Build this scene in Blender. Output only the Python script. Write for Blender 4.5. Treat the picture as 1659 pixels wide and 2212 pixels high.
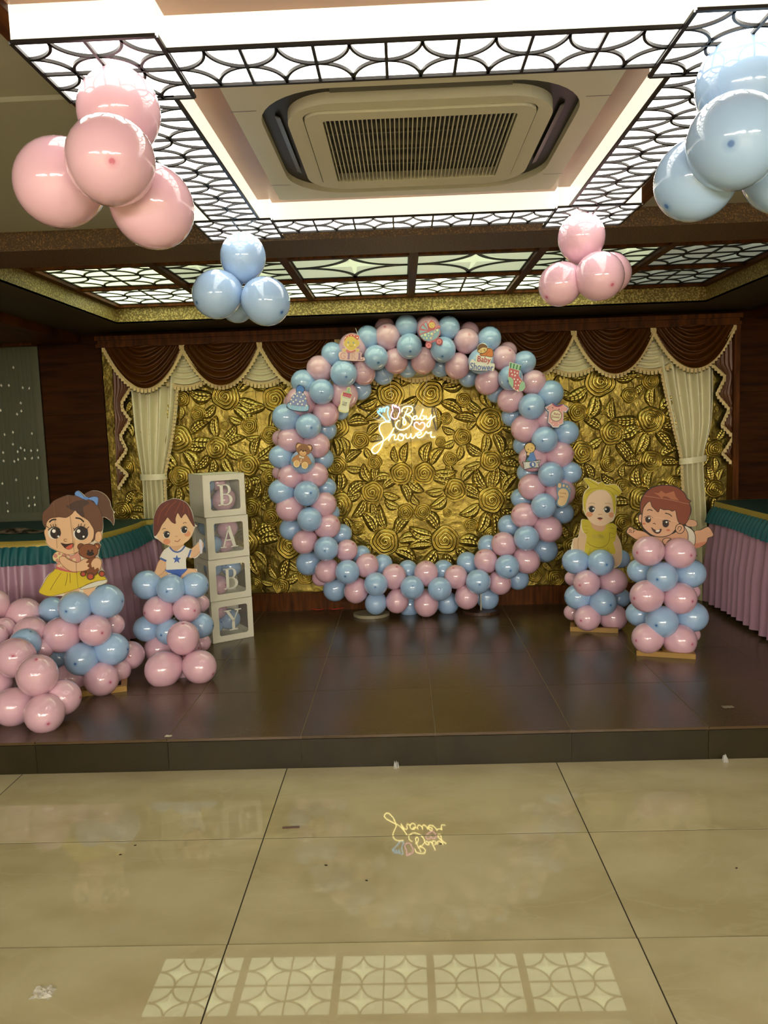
import bpy, math, random
from mathutils import Vector, Matrix, Quaternion

for o in list(bpy.data.objects):
    bpy.data.objects.remove(o, do_unlink=True)
SC = bpy.context.scene
COL = SC.collection
R = random.Random(7)

# ------------------------------------------------------------------ camera
FPX, PITCH, YAW, ROLL, CAMH = 1681.0, 0.1072, -0.0266, -0.0334, 1.499
IW, IH = 1659, 2212
_F = Vector((math.sin(YAW) * math.cos(PITCH), math.cos(YAW) * math.cos(PITCH), -math.sin(PITCH)))
_R = Vector((math.cos(YAW), -math.sin(YAW), 0))
_U = _R.cross(_F)
CR = math.cos(ROLL) * _R + math.sin(ROLL) * _U
CU = -math.sin(ROLL) * _R + math.cos(ROLL) * _U
CAM = Vector((0, 0, CAMH))
cd = bpy.data.cameras.new('camera')
cam = bpy.data.objects.new('camera', cd)
COL.objects.link(cam)
m = Matrix((CR, CU, -_F)).transposed().to_4x4()
m.translation = CAM
cam.matrix_world = m
cd.sensor_fit = 'HORIZONTAL'
cd.sensor_width = 36.0
cd.lens = FPX / IW * 36.0
cd.clip_start = 0.02
SC.camera = cam

# ------------------------------------------------------------------ world, exposure
w = bpy.data.worlds.new('world')
SC.world = w
w.use_nodes = True
w.node_tree.nodes['Background'].inputs[0].default_value = (0.6, 0.55, 0.45, 1)
w.node_tree.nodes['Background'].inputs[1].default_value = 0.02
SC.view_settings.view_transform = 'Standard'
SC.view_settings.look = 'None'
SC.view_settings.gamma = 1
SC.view_settings.exposure = 0.6
SC.view_settings.use_curve_mapping = False
SC.cycles.max_bounces = 6
SC.cycles.diffuse_bounces = 3
SC.cycles.glossy_bounces = 3
SC.cycles.transparent_max_bounces = 8
# strengths of the room's lamps and of the added far hall row
E_FIX, E_SIDE, E_GLASS, E_NEON, E_HALL = 3.2, 0.60, 1.05, 5.0, 62.0


def ray(u, v):
    return _F + CR * ((u - IW / 2) / FPX) - CU * ((v - IH / 2) / FPX)


def at(u, v, y):
    """point of the vertical plane at depth y (m) that the photo shows at (u, v)"""
    d = ray(u, v)
    return CAM + d * (y / d.y)


def atz(u, v, z):
    d = ray(u, v)
    return CAM + d * ((z - CAMH) / d.z)


def depth(P):
    return (Vector(P) - CAM).dot(_F)


# ------------------------------------------------------------------ materials
def lin(c):
    return tuple((x / 255 / 12.92) if x / 255 <= 0.04045 else ((x / 255 + 0.055) / 1.055) ** 2.4 for x in c)


_M = {}


def M(name, rgb, rough=0.5, metal=0.0, spec=0.5, noise=None, bump=None, emit=None, coat=0.0, sheen=0.0, tile=False, vein=None):
    """noise=(scale, rgb2, low, high[, stretch]) mixes a second colour in; bump=(scale, strength)"""
    if name in _M:
        return _M[name]
    mt = bpy.data.materials.new(name)
    mt.use_nodes = True
    nt = mt.node_tree
    N, L = nt.nodes, nt.links
    b = N['Principled BSDF']
    b.inputs['Base Color'].default_value = (*lin(rgb), 1)
    b.inputs['Roughness'].default_value = rough
    b.inputs['Metallic'].default_value = metal
    b.inputs['Specular IOR Level'].default_value = spec
    if coat:
        b.inputs['Coat Weight'].default_value = coat
        b.inputs['Coat Roughness'].default_value = 0.08
    if sheen:
        b.inputs['Sheen Weight'].default_value = sheen
    mt.diffuse_color = (*lin(rgb), 1)
    if emit:
        b.inputs['Emission Color'].default_value = (*emit[0], 1)
        b.inputs['Emission Strength'].default_value = emit[1]
    if noise or bump:
        tc = N.new('ShaderNodeTexCoord')
        mp = N.new('ShaderNodeMapping')
        src = tc.outputs['Object']
        if tile:
            oi = N.new('ShaderNodeObjectInfo')
            mul = N.new('ShaderNodeMath'); mul.operation = 'MULTIPLY'; mul.inputs[1].default_value = 37.0
            L.new(oi.outputs['Random'], mul.inputs[0])
            L.new(mul.outputs[0], mp.inputs['Location'])
        L.new(src, mp.inputs['Vector'])
    if noise:
        sc_, rgb2, lo, hi = noise[:4]
        if len(noise) > 4:
            mp.inputs['Scale'].default_value = noise[4]
        nz = N.new('ShaderNodeTexNoise')
        nz.inputs['Scale'].default_value = sc_
        nz.inputs['Detail'].default_value = 5
        L.new(mp.outputs[0], nz.inputs['Vector'])
        rp = N.new('ShaderNodeValToRGB')
        rp.color_ramp.elements[0].position = lo
        rp.color_ramp.elements[0].color = (*lin(rgb), 1)
        rp.color_ramp.elements[1].position = hi
        rp.color_ramp.elements[1].color = (*lin(rgb2), 1)
        L.new(nz.outputs['Fac'], rp.inputs[0])
        out = rp.outputs[0]
        if vein:            # thin wandering lines: level set of a second noise
            n3 = N.new('ShaderNodeTexNoise'); n3.inputs['Scale'].default_value = 1.7; n3.inputs['Detail'].default_value = 7; n3.inputs['Distortion'].default_value = 0.8
            L.new(mp.outputs[0], n3.inputs['Vector'])
            r3 = N.new('ShaderNodeValToRGB')
            e = r3.color_ramp.elements
            e[0].position = 0.485; e[0].color = (0, 0, 0, 1)
            e[1].position = 0.515; e[1].color = (0, 0, 0, 1)
            k = e.new(0.5); k.color = (0.22, 0.22, 0.22, 1)
            L.new(n3.outputs['Fac'], r3.inputs[0])
            mx = N.new('ShaderNodeMixRGB'); mx.inputs[2].default_value = (*lin(vein), 1)
            L.new(r3.outputs[0], mx.inputs[0]); L.new(out, mx.inputs[1])
            out = mx.outputs[0]
        L.new(out, b.inputs['Base Color'])
    if bump:
        n2 = N.new('ShaderNodeTexNoise')
        n2.inputs['Scale'].default_value = bump[0]
        n2.inputs['Detail'].default_value = 4
        L.new(mp.outputs[0], n2.inputs['Vector'])
        bp = N.new('ShaderNodeBump')
        bp.inputs['Strength'].default_value = bump[1]
        bp.inputs['Distance'].default_value = 0.01
        L.new(n2.outputs['Fac'], bp.inputs['Height'])
        L.new(bp.outputs[0], b.inputs['Normal'])
    _M[name] = mt
    return mt


def emat(name, rgb, s, rough=0.3):
    """a lamp surface: linear colour rgb, strength s"""
    return M(name, (235, 232, 220), rough, emit=(rgb, s))


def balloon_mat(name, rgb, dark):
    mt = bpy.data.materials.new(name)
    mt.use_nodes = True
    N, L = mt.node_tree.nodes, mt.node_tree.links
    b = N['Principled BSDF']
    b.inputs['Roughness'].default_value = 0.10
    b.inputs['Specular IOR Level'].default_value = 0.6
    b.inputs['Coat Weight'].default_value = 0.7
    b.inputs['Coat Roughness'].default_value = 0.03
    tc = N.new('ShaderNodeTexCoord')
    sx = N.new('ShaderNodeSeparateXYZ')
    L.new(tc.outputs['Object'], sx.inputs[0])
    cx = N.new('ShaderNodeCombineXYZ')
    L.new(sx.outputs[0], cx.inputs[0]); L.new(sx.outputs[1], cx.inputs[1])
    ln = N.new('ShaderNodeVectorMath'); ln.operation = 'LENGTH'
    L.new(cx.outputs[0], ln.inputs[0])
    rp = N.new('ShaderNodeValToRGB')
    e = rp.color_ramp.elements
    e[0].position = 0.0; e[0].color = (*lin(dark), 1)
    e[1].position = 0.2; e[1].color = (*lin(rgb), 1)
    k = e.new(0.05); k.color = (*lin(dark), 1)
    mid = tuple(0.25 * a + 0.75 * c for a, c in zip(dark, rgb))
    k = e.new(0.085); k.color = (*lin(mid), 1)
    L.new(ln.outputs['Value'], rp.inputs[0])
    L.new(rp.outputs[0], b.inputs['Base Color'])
    mt.diffuse_color = (*lin(rgb), 1)
    _M[name] = mt
    return mt


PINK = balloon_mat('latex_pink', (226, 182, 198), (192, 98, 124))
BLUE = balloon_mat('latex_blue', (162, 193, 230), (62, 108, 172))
BMAT = {'p': PINK, 'b': BLUE}
GOLD = M('carved_gold_leaf', (196, 176, 94), 0.30, 0.95, noise=(1.6, (140, 118, 52), 0.42, 0.72), bump=(3, 0.08))
GOLDBASE = M('gold_panel_ground', (138, 121, 58), 0.32, 0.95, noise=(7, (92, 76, 32), 0.40, 0.70), bump=(18, 0.8))
WOOD = M('dark_wood_veneer', (62, 31, 8), 0.5, spec=0.06, noise=(3, (38, 18, 5), 0.35, 0.7, (1, 1, 9)))
WOODTRIM = M('brown_wood_trim', (96, 52, 16), 0.5, spec=0.1, noise=(4, (54, 28, 8), 0.35, 0.7, (9, 1, 1)))
COPPER = M('copper_brown_board', (176, 132, 98), 0.38, noise=(2.5, (140, 104, 88), 0.35, 0.7))
CEIL = M('grey_green_ceiling', (158, 156, 138), 0.7)
SPECK = M('speckled_brown_laminate', (74, 52, 26), 0.5, noise=(150, (150, 112, 58), 0.5, 0.78), bump=(150, 0.4))
SPECKGOLD = M('speckled_gold_laminate', (124, 106, 54), 0.45, 0.2, noise=(95, (226, 204, 130), 0.46, 0.70), bump=(95, 0.4))
SOFFIT = M('dark_brown_soffit', (62, 48, 26), 0.6)
FLOORT = M('beige_marble_tile', (198, 186, 148), 0.022, spec=0.45, noise=(2.6, (182, 168, 128), 0.38, 0.66, (1, 1.7, 1)), tile=True, vein=(206, 196, 160))
JOINT = M('dark_tile_joint', (52, 44, 30), 0.8)
STAGET = M('dark_brown_stage_tile', (84, 64, 44), 0.24, spec=0.45, noise=(3.5, (70, 56, 34), 0.35, 0.7), bump=(60, 0.05), tile=True)
STAGEJ = M('pale_stage_grout', (112, 96, 68), 0.7)
RISER = M('olive_brown_riser_tile', (46, 38, 18), 0.4, spec=0.3, noise=(6, (36, 30, 14), 0.3, 0.7), tile=True)
WHITE = M('white_card', (228, 222, 204), 0.45)
CREAM = M('cream_satin', (220, 212, 172), 0.34)
SATIN = M('brown_satin', (84, 46, 11), 0.36, 0.12, spec=0.3)
FRINGE = M('cream_fringe', (214, 188, 132), 0.7)
TEAL = M('teal_cloth', (16, 84, 90), 0.5)
TEALTOP = M('dark_teal_table_cloth', (18, 62, 58), 0.6)
LILAC = M('lilac_satin', (170, 130, 150), 0.36)
GOLDBAND = M('gold_ribbon', (168, 146, 66), 0.45, 0.3)
WALLM = M('plain_wall_paint', (150, 138, 104), 0.7)
BLACK = M('black_lead_came', (22, 18, 16), 0.45, 0.2)
ACW = M('off_white_plastic', (212, 208, 188), 0.42)
ACD = M('dark_slot_plastic', (30, 29, 27), 0.4)
ACG = M('grey_vane_plastic', (92, 90, 82), 0.4)


def C(rgb, rough=0.55):
    return M('print_%02x%02x%02x' % tuple(int(x) for x in rgb), rgb, rough)


# ------------------------------------------------------------------ mesh helpers
class MB:
    def __init__(s):
        s.v, s.f = [], []

    def add(s, vs, fs):
        k = len(s.v)
        s.v += [tuple(x) for x in vs]
        s.f += [tuple(i + k for i in f) for f in fs]
        return s

    def box(s, x0, x1, y0, y1, z0, z1):
        return s.add([(x0, y0, z0), (x1, y0, z0), (x1, y1, z0), (x0, y1, z0), (x0, y0, z1), (x1, y0, z1), (x1, y1, z1), (x0, y1, z1)],
                     [(3, 2, 1, 0), (4, 5, 6, 7), (0, 1, 5, 4), (1, 2, 6, 5), (2, 3, 7, 6), (3, 0, 4, 7)])

    def prism(s, pts, d):
        """closed outline pts swept by vector d"""
        d = Vector(d); n = len(pts)
        a = [Vector(p) for p in pts]
        return s.add(a + [p + d for p in a], [tuple(range(n))[::-1], tuple(range(n, 2 * n))] + [(i, (i + 1) % n, n + (i + 1) % n, n + i) for i in range(n)])

    def grid(s, rows):
        n, k = len(rows), len(rows[0])
        return s.add([p for r in rows for p in r], [(i * k + j, i * k + j + 1, (i + 1) * k + j + 1, (i + 1) * k + j) for i in range(n - 1) for j in range(k - 1)])

    def tube(s, pts, r, n=8, closed=False):
        pts = [Vector(p) for p in pts]
        rows = []
        up = Vector((0, 0, 1))
        cnt = len(pts)
        for i, p in enumerate(pts):
            if closed:
                t = pts[(i + 1) % cnt] - pts[i - 1]
            else:
                t = pts[min(i + 1, cnt - 1)] - pts[max(i - 1, 0)]
            if t.length < 1e-9:
                t = Vector((1, 0, 0))
            t.normalize()
            a = t.cross(up)
            if a.length < 0.05:
                a = t.cross(Vector((0, 1, 0)))
            a.normalize(); c = t.cross(a)
            rr = r[i] if isinstance(r, (list, tuple)) else r
            rows.append([p + (a * math.cos(q * 2 * math.pi / n) + c * math.sin(q * 2 * math.pi / n)) * rr for q in range(n)])
        k = len(s.v)
        for rw in rows:
            s.v += [tuple(x) for x in rw]
        m_ = cnt if closed else cnt - 1
        for i in range(m_):
            j2 = (i + 1) % cnt
            for q in range(n):
                s.f.append((k + i * n + q, k + i * n + (q + 1) % n, k + j2 * n + (q + 1) % n, k + j2 * n + q))
        if not closed:
            s.f.append(tuple(k + q for q in range(n))[::-1])
            s.f.append(tuple(k + (cnt - 1) * n + q for q in range(n)))
        return s

    def mesh(s, name, mat, smooth=False):
        me = bpy.data.meshes.new(name)
        me.from_pydata(s.v, [], s.f)
        me.update()
        if mat:
            me.materials.append(mat)
        if smooth:
            me.polygons.foreach_set('use_smooth', [True] * len(me.polygons))
        return me

    def build(s, name, mat, parent=None, smooth=False):
        return link(name, s.mesh(name, mat, smooth), parent)


def link(name, me, parent=None):
    o = bpy.data.objects.new(name, me)
    COL.objects.link(o)
    if parent is not None:
        o.parent = parent
        o.matrix_parent_inverse = PINV.get(parent.name, Matrix())
    return o


PINV = {}


def empty(name, loc):
    o = bpy.data.objects.new(name, None)
    o.empty_display_size = 0.05
    COL.objects.link(o)
    o.location = loc
    PINV[o.name] = Matrix.Translation(-Vector(loc))
    return o


def tag(o, label, cat, group=None, kind=None):
    o['label'] = label
    o['category'] = cat
    if group:
        o['group'] = group
    o['kind'] = kind or 'thing'
    return o


def struct(o):
    o['kind'] = 'structure'
    return o


def smoothpts(pts, n=5, closed=True):
    """Catmull-Rom through 2-D or 3-D points"""
    P = [Vector(p) for p in pts]
    out = []
    k = len(P)
    for i in range(k if closed else k - 1):
        if closed:
            a, b, c, d = P[i - 1], P[i], P[(i + 1) % k], P[(i + 2) % k]
        else:
            a, b, c, d = P[max(i - 1, 0)], P[i], P[i + 1], P[min(i + 2, k - 1)]
        for j in range(n):
            t = j / n
            out.append(0.5 * ((2 * b) + (c - a) * t + (2 * a - 5 * b + 4 * c - d) * t * t + (3 * b - a - 3 * c + d) * t ** 3))
    if not closed:
        out.append(P[-1])
    return out


# ------------------------------------------------------------------ room shell
SZ, SF, WY = 0.148, 3.331, 5.82          # stage height, stage front, back wall
XL, XR, YB = -3.7, 3.7, -7.6             # side walls, wall behind
ZC, ZF, ZS, ZG = 2.335, 2.26, 2.26, 2.385  # hall ceiling, lamp underside, stage soffit, stage glass

fl = struct(MB().box(XL, XR, YB, SF, -0.06, -0.0009).build('floor', JOINT))
tm = {}
TW, TD, GAP = 1.2, 0.6, 0.0022


def tile_obj(par, x0, x1, y0, y1, z, mat, gap, th=0.012):
    key = (round(x1 - x0, 3), round(y1 - y0, 3), mat.name)
    if key not in tm:
        hx, hy = (x1 - x0) / 2 - gap, (y1 - y0) / 2 - gap
        c = 0.0004
        mb = MB()
        rows = [[(-hx, -hy, -th), (hx, -hy, -th), (hx, hy, -th), (-hx, hy, -th)],
                [(-hx, -hy, -c), (hx, -hy, -c), (hx, hy, -c), (-hx, hy, -c)],
                [(-hx + c, -hy + c, 0), (hx - c, -hy + c, 0), (hx - c, hy - c, 0), (-hx + c, hy - c, 0)]]
        mb.add(rows[0] + rows[1] + rows[2], [(0, 1, 5, 4), (1, 2, 6, 5), (2, 3, 7, 6), (3, 0, 4, 7), (4, 5, 9, 8), (5, 6, 10, 9), (6, 7, 11, 10), (7, 4, 8, 11), (8, 9, 10, 11)])
        tm[key] = mb.mesh('tile', mat)
    o = link('tile', tm[key], par)
    o.location = ((x0 + x1) / 2, (y0 + y1) / 2, z)
    return o


x = -0.561 - 3 * TW
while x < XR - 0.01:
    y = 2.132 - 17 * TD
    while y < SF - 0.1:
        a, b_ = max(x, XL), min(x + TW, XR)
        c_, d_ = max(y, YB), min(y + TD, SF)
        if b_ - a > 0.05 and d_ - c_ > 0.05:
            t_ = tile_obj(fl, a, b_, c_, d_, 0.0, FLOORT, GAP)
            if abs(c_ - (2.132 - TD)) < 0.01:      # this row lies a hair out of level
                t_.rotation_euler.x = math.radians(0.35)
                t_.location.z = 0.0009
        y += TD
    x += TW

st = struct(MB().box(XL, XR, SF + 0.008, WY, -0.05, SZ - 0.0014).build('stage_platform', STAGEJ))
x = 0.107 - 7 * 0.6
while x < XR:
    for y0, y1 in ((SF - 0.004, 3.932), (3.932, 4.532), (4.532, 5.132), (5.132, 5.732), (5.732, WY)):
        a, b_ = max(x, XL), min(x + 0.6, XR)
        if b_ - a > 0.05:
            tile_obj(st, a, b_, y0, y1, SZ, STAGET, 0.0021)
    a, b_ = max(x, XL), min(x + 0.6, XR)
    if b_ - a > 0.05:
        mb = MB().box(a + 0.0012, b_ - 0.0012, SF, SF + 0.012, 0.0, SZ - 0.016)
        mb.build('riser_tile', RISER, st)
    x += 0.6

# walls
wb = struct(MB().box(XL, XR, WY, WY + 0.12, -0.05, 2.8).build('wall_back', WOOD))
struct(MB().box(XL - 0.1, XL, YB, WY, -0.05, 2.8).build('wall_left', WALLM))
struct(MB().box(XR, XR + 0.1, YB, WY, -0.05, 2.8).build('wall_right', WALLM))
struct(MB().box(XL, XR, YB - 0.1, YB, -0.05, 2.8).build('wall_rear', WALLM))

GX0, GX1 = -2.205, 2.42
GY = 5.80
# wood veneer panels on both sides of the carved wall
for x0, x1 in ((-2.672, GX0 - 0.006), (GX1 + 0.006, 3.2), (3.206, XR)):
    for z0, z1 in ((SZ, 0.49), (0.494, 1.157), (1.161, 1.672), (1.676, 2.19)):
        MB().box(x0, x1, WY - 0.018, WY + 0.01, z0 + 0.002, z1 - 0.002).build('wood_panel', WOOD, wb)
struct(MB().box(GX0, GX1, WY - 0.06, WY + 0.01, SZ - 0.01, 0.285).build('baseboard_back', WOODTRIM))

# carved gold panels
seams = [GX0] + [at(u, 1000, GY).x for u in (390, 560, 720, 889, 1059, 1230, 1405)] + [GX1]
for a, b_ in zip(seams[:-1], seams[1:]):
    MB().box(a + 0.0015, b_ - 0.0015, GY, WY + 0.01, 0.285, 2.2).build('gold_panel', GOLDBASE, wb)


def rose_mesh(seed):
    rr = random.Random(seed)
    nb, nr, ns = 4.2, 44, 56
    ph = [rr.uniform(0, 6.28) for _ in range(4)]
    rows = []
    for i in range(nr + 1):
        rho = i / nr
        row = []
        for j in range(ns + 1):
            th = 2 * math.pi * j / ns
            lob = 1 + 0.035 * math.sin(5 * th + ph[0]) + 0.025 * math.sin(3 * th + ph[1])
            q = rho * nb + th / (2 * math.pi) + 0.16 * math.sin(3 * th + ph[2]) * rho
            t = q - math.floor(q)
            band = (1 - abs(2 * t - 1) ** 3.5) * 0.7 + 0.3 * (1 - t)
            h = 0.10 + 0.26 * (1 - rho ** 2) ** 0.8 + 0.34 * band
            if i == nr:
                h = -0.05
            row.append((rho * lob * math.cos(th), -h, rho * lob * math.sin(th)))
        rows.append(row)
    return MB().grid([r[::-1] for r in rows]).mesh('rose', GOLD, True)


def leaf_mesh(seed):
    rr = random.Random(seed)
    nl, nw = 22, 12
    bend = rr.uniform(-0.16, 0.16)
    rows = []
    for i in range(nl + 1):
        t = i / nl
        wd = 0.30 * math.sin(math.pi * min(1, t ** 0.8)) ** 0.75 + 0.004
        row = []
        for j in range(nw + 1):
            s = 2 * j / nw - 1
            vein = 0.5 + 0.5 * math.cos(2 * math.pi * (t * 6.5 - abs(s) * 0.9))
            h = 0.10 * (1 - s * s) ** 0.6 + 0.045 * vein * (1 - s * s) - 0.085 * math.exp(-(s / 0.16) ** 2)
            if abs(s) > 0.99:
                h = -0.05
            row.append((t, -max(h, -0.05) - 0.02, wd * s + bend * math.sin(math.pi * t)))
        rows.append(row)
    return MB().grid(rows).mesh('leaf', GOLD, True)


ROSE = [rose_mesh(i) for i in range(4)]
LEAF = [leaf_mesh(20 + i) for i in range(4)]
ROSES = [(488, 857, 31), (429, 893, 17), (485, 919, 10), (540, 919, 19), (386, 948, 31), (469, 968, 26), (537, 1005, 25), (391, 1029, 24), (543, 1096, 21), (587, 1117, 20), (595, 863, 28), (584, 940, 20),
         (584, 1032, 21), (531, 1170, 30), (626, 1179, 30), (557, 1222, 10), (552, 1262, 15), (609, 1265, 19), (393, 861, 18), (843, 853, 31), (930, 850, 31), (1001, 864, 17), (963, 904, 14), (1058, 910, 30),
         (779, 951, 20), (999, 944, 20), (952, 955, 12), (809, 998, 17), (973, 991, 17), (866, 1022, 25), (916, 1022, 25), (804, 1063, 25), (983, 1058, 26), (1060, 995, 24), (1062, 1080, 30), (728, 1006, 22), (732, 1090, 30),
         (876, 1106, 19), (913, 1106, 19), (822, 1112, 10), (966, 1108, 10), (773, 1141, 16), (1017, 1134, 16), (832, 1169, 31), (961, 1166, 31), (1060, 1153, 17), (726, 920, 28), (1296, 824, 34), (1404, 824, 19), (1358, 854, 18),
         (1303, 886, 11), (1246, 891, 21), (1404, 907, 30), (1322, 935, 27), (1257, 978, 26), (1405, 995, 24), (1313, 1002, 18), (1343, 1051, 19), (1457, 1044, 18), (1254, 1070, 20), (1386, 1078, 28), (1344, 1129, 20), (1357, 1185, 12),
         (1542, 969, 20), (1542, 1055, 20), (266, 1103, 20), (299, 1075, 12), (661, 1243, 20), (685, 1279, 9), (1199, 1248, 20), (1155, 1240, 18), (275, 1010, 16), (262, 900, 18), (1236, 1180, 22), (1420, 1160, 18), (448, 1080, 18), (480, 1190, 18), (1180, 860, 20), (700, 850, 18)]
RW = []
for i, (u, v, r) in enumerate(ROSES):
    p = at(u, v, GY)
    rw = r * depth(p) / FPX
    RW.append((p.x, p.z, rw))
    o = link('rose', ROSE[i % 4], wb)
    o.location = (p.x, GY + 0.004, p.z)
    o.scale = (rw, min(rw, 0.07), rw)
    o.rotation_euler = (0, R.uniform(0, 6.28), 0)
lv = []
order = sorted(range(len(RW)), key=lambda i: -RW[i][2])
for pas in range(3):
    for i in order:
        cx, cz, cr = RW[i]
        n = 9 if cr > 0.075 else 7
        a0 = R.uniform(0, 6.28)
        for k in range(n):
            if len(lv) >= 296:
                break
            a = a0 + k * 2 * math.pi / n + R.uniform(-0.15, 0.15)
            ln_ = max(0.10, min(0.19, cr * R.uniform(1.5, 2.0))) * (1 if pas == 0 else 0.85)
            st_ = cr * (0.92 if pas == 0 else 1.25)
            mx, mz = cx + math.cos(a) * (st_ + ln_ * 0.55), cz + math.sin(a) * (st_ + ln_ * 0.55)
            ex, ez = cx + math.cos(a) * (st_ + ln_), cz + math.sin(a) * (st_ + ln_)
            if not (GX0 + 0.02 < ex < GX1 - 0.02 and 0.31 < ez < 1.98):
                continue
            if any((mx - q[0]) ** 2 + (mz - q[1]) ** 2 < (q[2] * 1.02) ** 2 for q in RW):
                continue
            if any((mx - q[0]) ** 2 + (mz - q[1]) ** 2 < (0.020 + 0.13 * (ln_ + q[2])) ** 2 for q in lv):
                continue
            lv.append((mx, mz, ln_))
            o = link('leaf', LEAF[R.randrange(4)], wb)
            o.location = (cx + math.cos(a) * st_, GY + R.uniform(-0.002, 0.003), cz + math.sin(a) * st_)
            o.scale = (ln_, ln_ * 1.1, ln_ * R.uniform(0.8, 1.05))
            o.rotation_euler = (0, -a + R.uniform(-0.25, 0.25), 0)

# ------------------------------------------------------------------ ceilings
FX = (-0.726, -0.446, 0.574, 0.870)
FY = (1.562, 1.838, 2.872, 3.150)
struct(MB().box(XL, XR, YB, 3.215, ZC, ZC + 0.1).build('ceiling', CEIL))
struct(MB().box(XL, FX[0] - 0.06, 1.98, 2.10, ZC - 0.012, ZC + 0.01).build('trim_1', CEIL))
# copper-brown boards around and inside the lamp
mb = MB()
mb.box(FX[0] - 0.03, FX[3] + 0.05, FY[0] - 0.5, FY[3] + 0.03, ZC - 0.010, ZC + 0.01)
struct(mb.build('trim_2', COPPER))
mb = MB()
mb.box(FX[0] - 0.055, FX[0] - 0.0, FY[0] - 0.5, FY[3] + 0.02, ZC - 0.024, ZC + 0.01)
mb.box(FX[3], FX[3] + 0.075, FY[0] - 0.5, FY[3] + 0.02, ZC - 0.024, ZC + 0.01)
struct(mb.build('trim_3', WOODTRIM))
# beam over the stage edge
struct(MB().box(XL, XR, 3.209, 3.518, ZS, 2.8).build('ceiling_beam', SPECK))
struct(MB().box(XL, XR, 3.518, 3.545, ZS + 0.045, 2.6).build('trim_4', WOODTRIM))
# soffit around the stage recess
RX0, RX1, RY1 = -1.907, 2.04, 5.33
TX0, TX1 = -2.36, 2.56
mb = MB()
mb.box(TX0, RX0, 3.518, WY, ZS, ZS + 0.012)
mb.box(RX1, TX1, 3.518, WY, ZS, ZS + 0.012)
mb.box(RX0, RX1, RY1, WY, ZS, ZS + 0.012)
struct(mb.build('ceiling_soffit', SOFFIT))
mb = MB()
mb.box(RX0 - 0.05, RX0, 3.53, RY1, ZS + 0.0005, 2.6)
mb.box(RX1, RX1 + 0.05, 3.53, RY1, ZS + 0.0005, 2.6)
mb.box(RX0 - 0.05, RX1 + 0.05, RY1, RY1 + 0.05, ZS + 0.0005, 2.6)
struct(mb.build('trim_5', SPECKGOLD))
for i, (a, b_) in enumerate(((XL, TX0), (TX1, XR))):
    struct(MB().box(a, b_, 3.518, WY, ZS - 0.06, ZS + 0.05).build('trim_%d' % (6 + i), WOODTRIM))
struct(MB().box(XL, XR, 3.2, WY + 0.1, 2.6, 2.7).build('ceiling_slab', SOFFIT))

# ------------------------------------------------------------------ leaded glass pieces
ARC = 6


def unit_star():
    pts = []
    g = 0.0
    for cx, cy, a0 in ((0, 0, 0), (1, 0, 90), (1, 1, 180), (0, 1, 270)):
        for k in range(ARC + 1):
            a = math.radians(a0 + 90 - 90 * k / ARC) if False else math.radians(a0 + 90 * k / ARC)
            pts.append((cx + 0.5 * math.cos(a), cy + 0.5 * math.sin(a), 0))
    # order so that the outline walks around the star
    seq = []
    for c in range(4):
        seg = pts[c * (ARC + 1):(c + 1) * (ARC + 1)]
        seq.append(seg)
    out = seq[0][::-1] + seq[3][::-1] + seq[2][::-1] + seq[1][::-1]
    res = []
    for p in out:
        if not res or (Vector(p) - Vector(res[-1])).length > 1e-5:
            res.append(p)
    if (Vector(res[0]) - Vector(res[-1])).length < 1e-5:
        res.pop()
    return res


def unit_corner():
    return [(0, 0, 0)] + [(0.5 * math.cos(math.radians(90 * k / ARC)), 0.5 * math.sin(math.radians(90 * k / ARC)), 0) for k in range(ARC + 1)]


STAR_V, CORN_V = unit_star(), unit_corner()
_pm = {}


def pane_mesh(kind, mat):
    if (kind, mat.name) not in _pm:
        vs = STAR_V if kind == 's' else CORN_V
        vs = vs if sum(a[0] * b2[1] - a[1] * b2[0] for a, b2 in zip(vs, vs[1:] + vs[:1])) < 0 else vs[::-1]   # face down
        _pm[kind, mat.name] = MB().add(vs, [tuple(range(len(vs)))]).mesh('pane', mat)
    return _pm[kind, mat.name]


def ribbon(mb, pts, w, z0, z1):
    """flat bar of width w along 2-D pts between heights z0 < z1"""
    P = [Vector((p[0], p[1])) for p in pts]
    Lr = []
    for i, p in enumerate(P):
        t = P[min(i + 1, len(P) - 1)] - P[max(i - 1, 0)]
        t.normalize()
        nrm = Vector((-t.y, t.x)) * w / 2
        Lr.append((p + nrm, p - nrm))
    k = len(mb.v)
    for a, b2 in Lr:
        mb.v += [(a.x, a.y, z0), (b2.x, b2.y, z0), (a.x, a.y, z1), (b2.x, b2.y, z1)]
    for i in range(len(P) - 1):
        q = k + 4 * i
        mb.f += [(q, q + 4, q + 5, q + 1), (q, q + 2, q + 6, q + 4), (q + 1, q + 5, q + 7, q + 3)]


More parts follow.
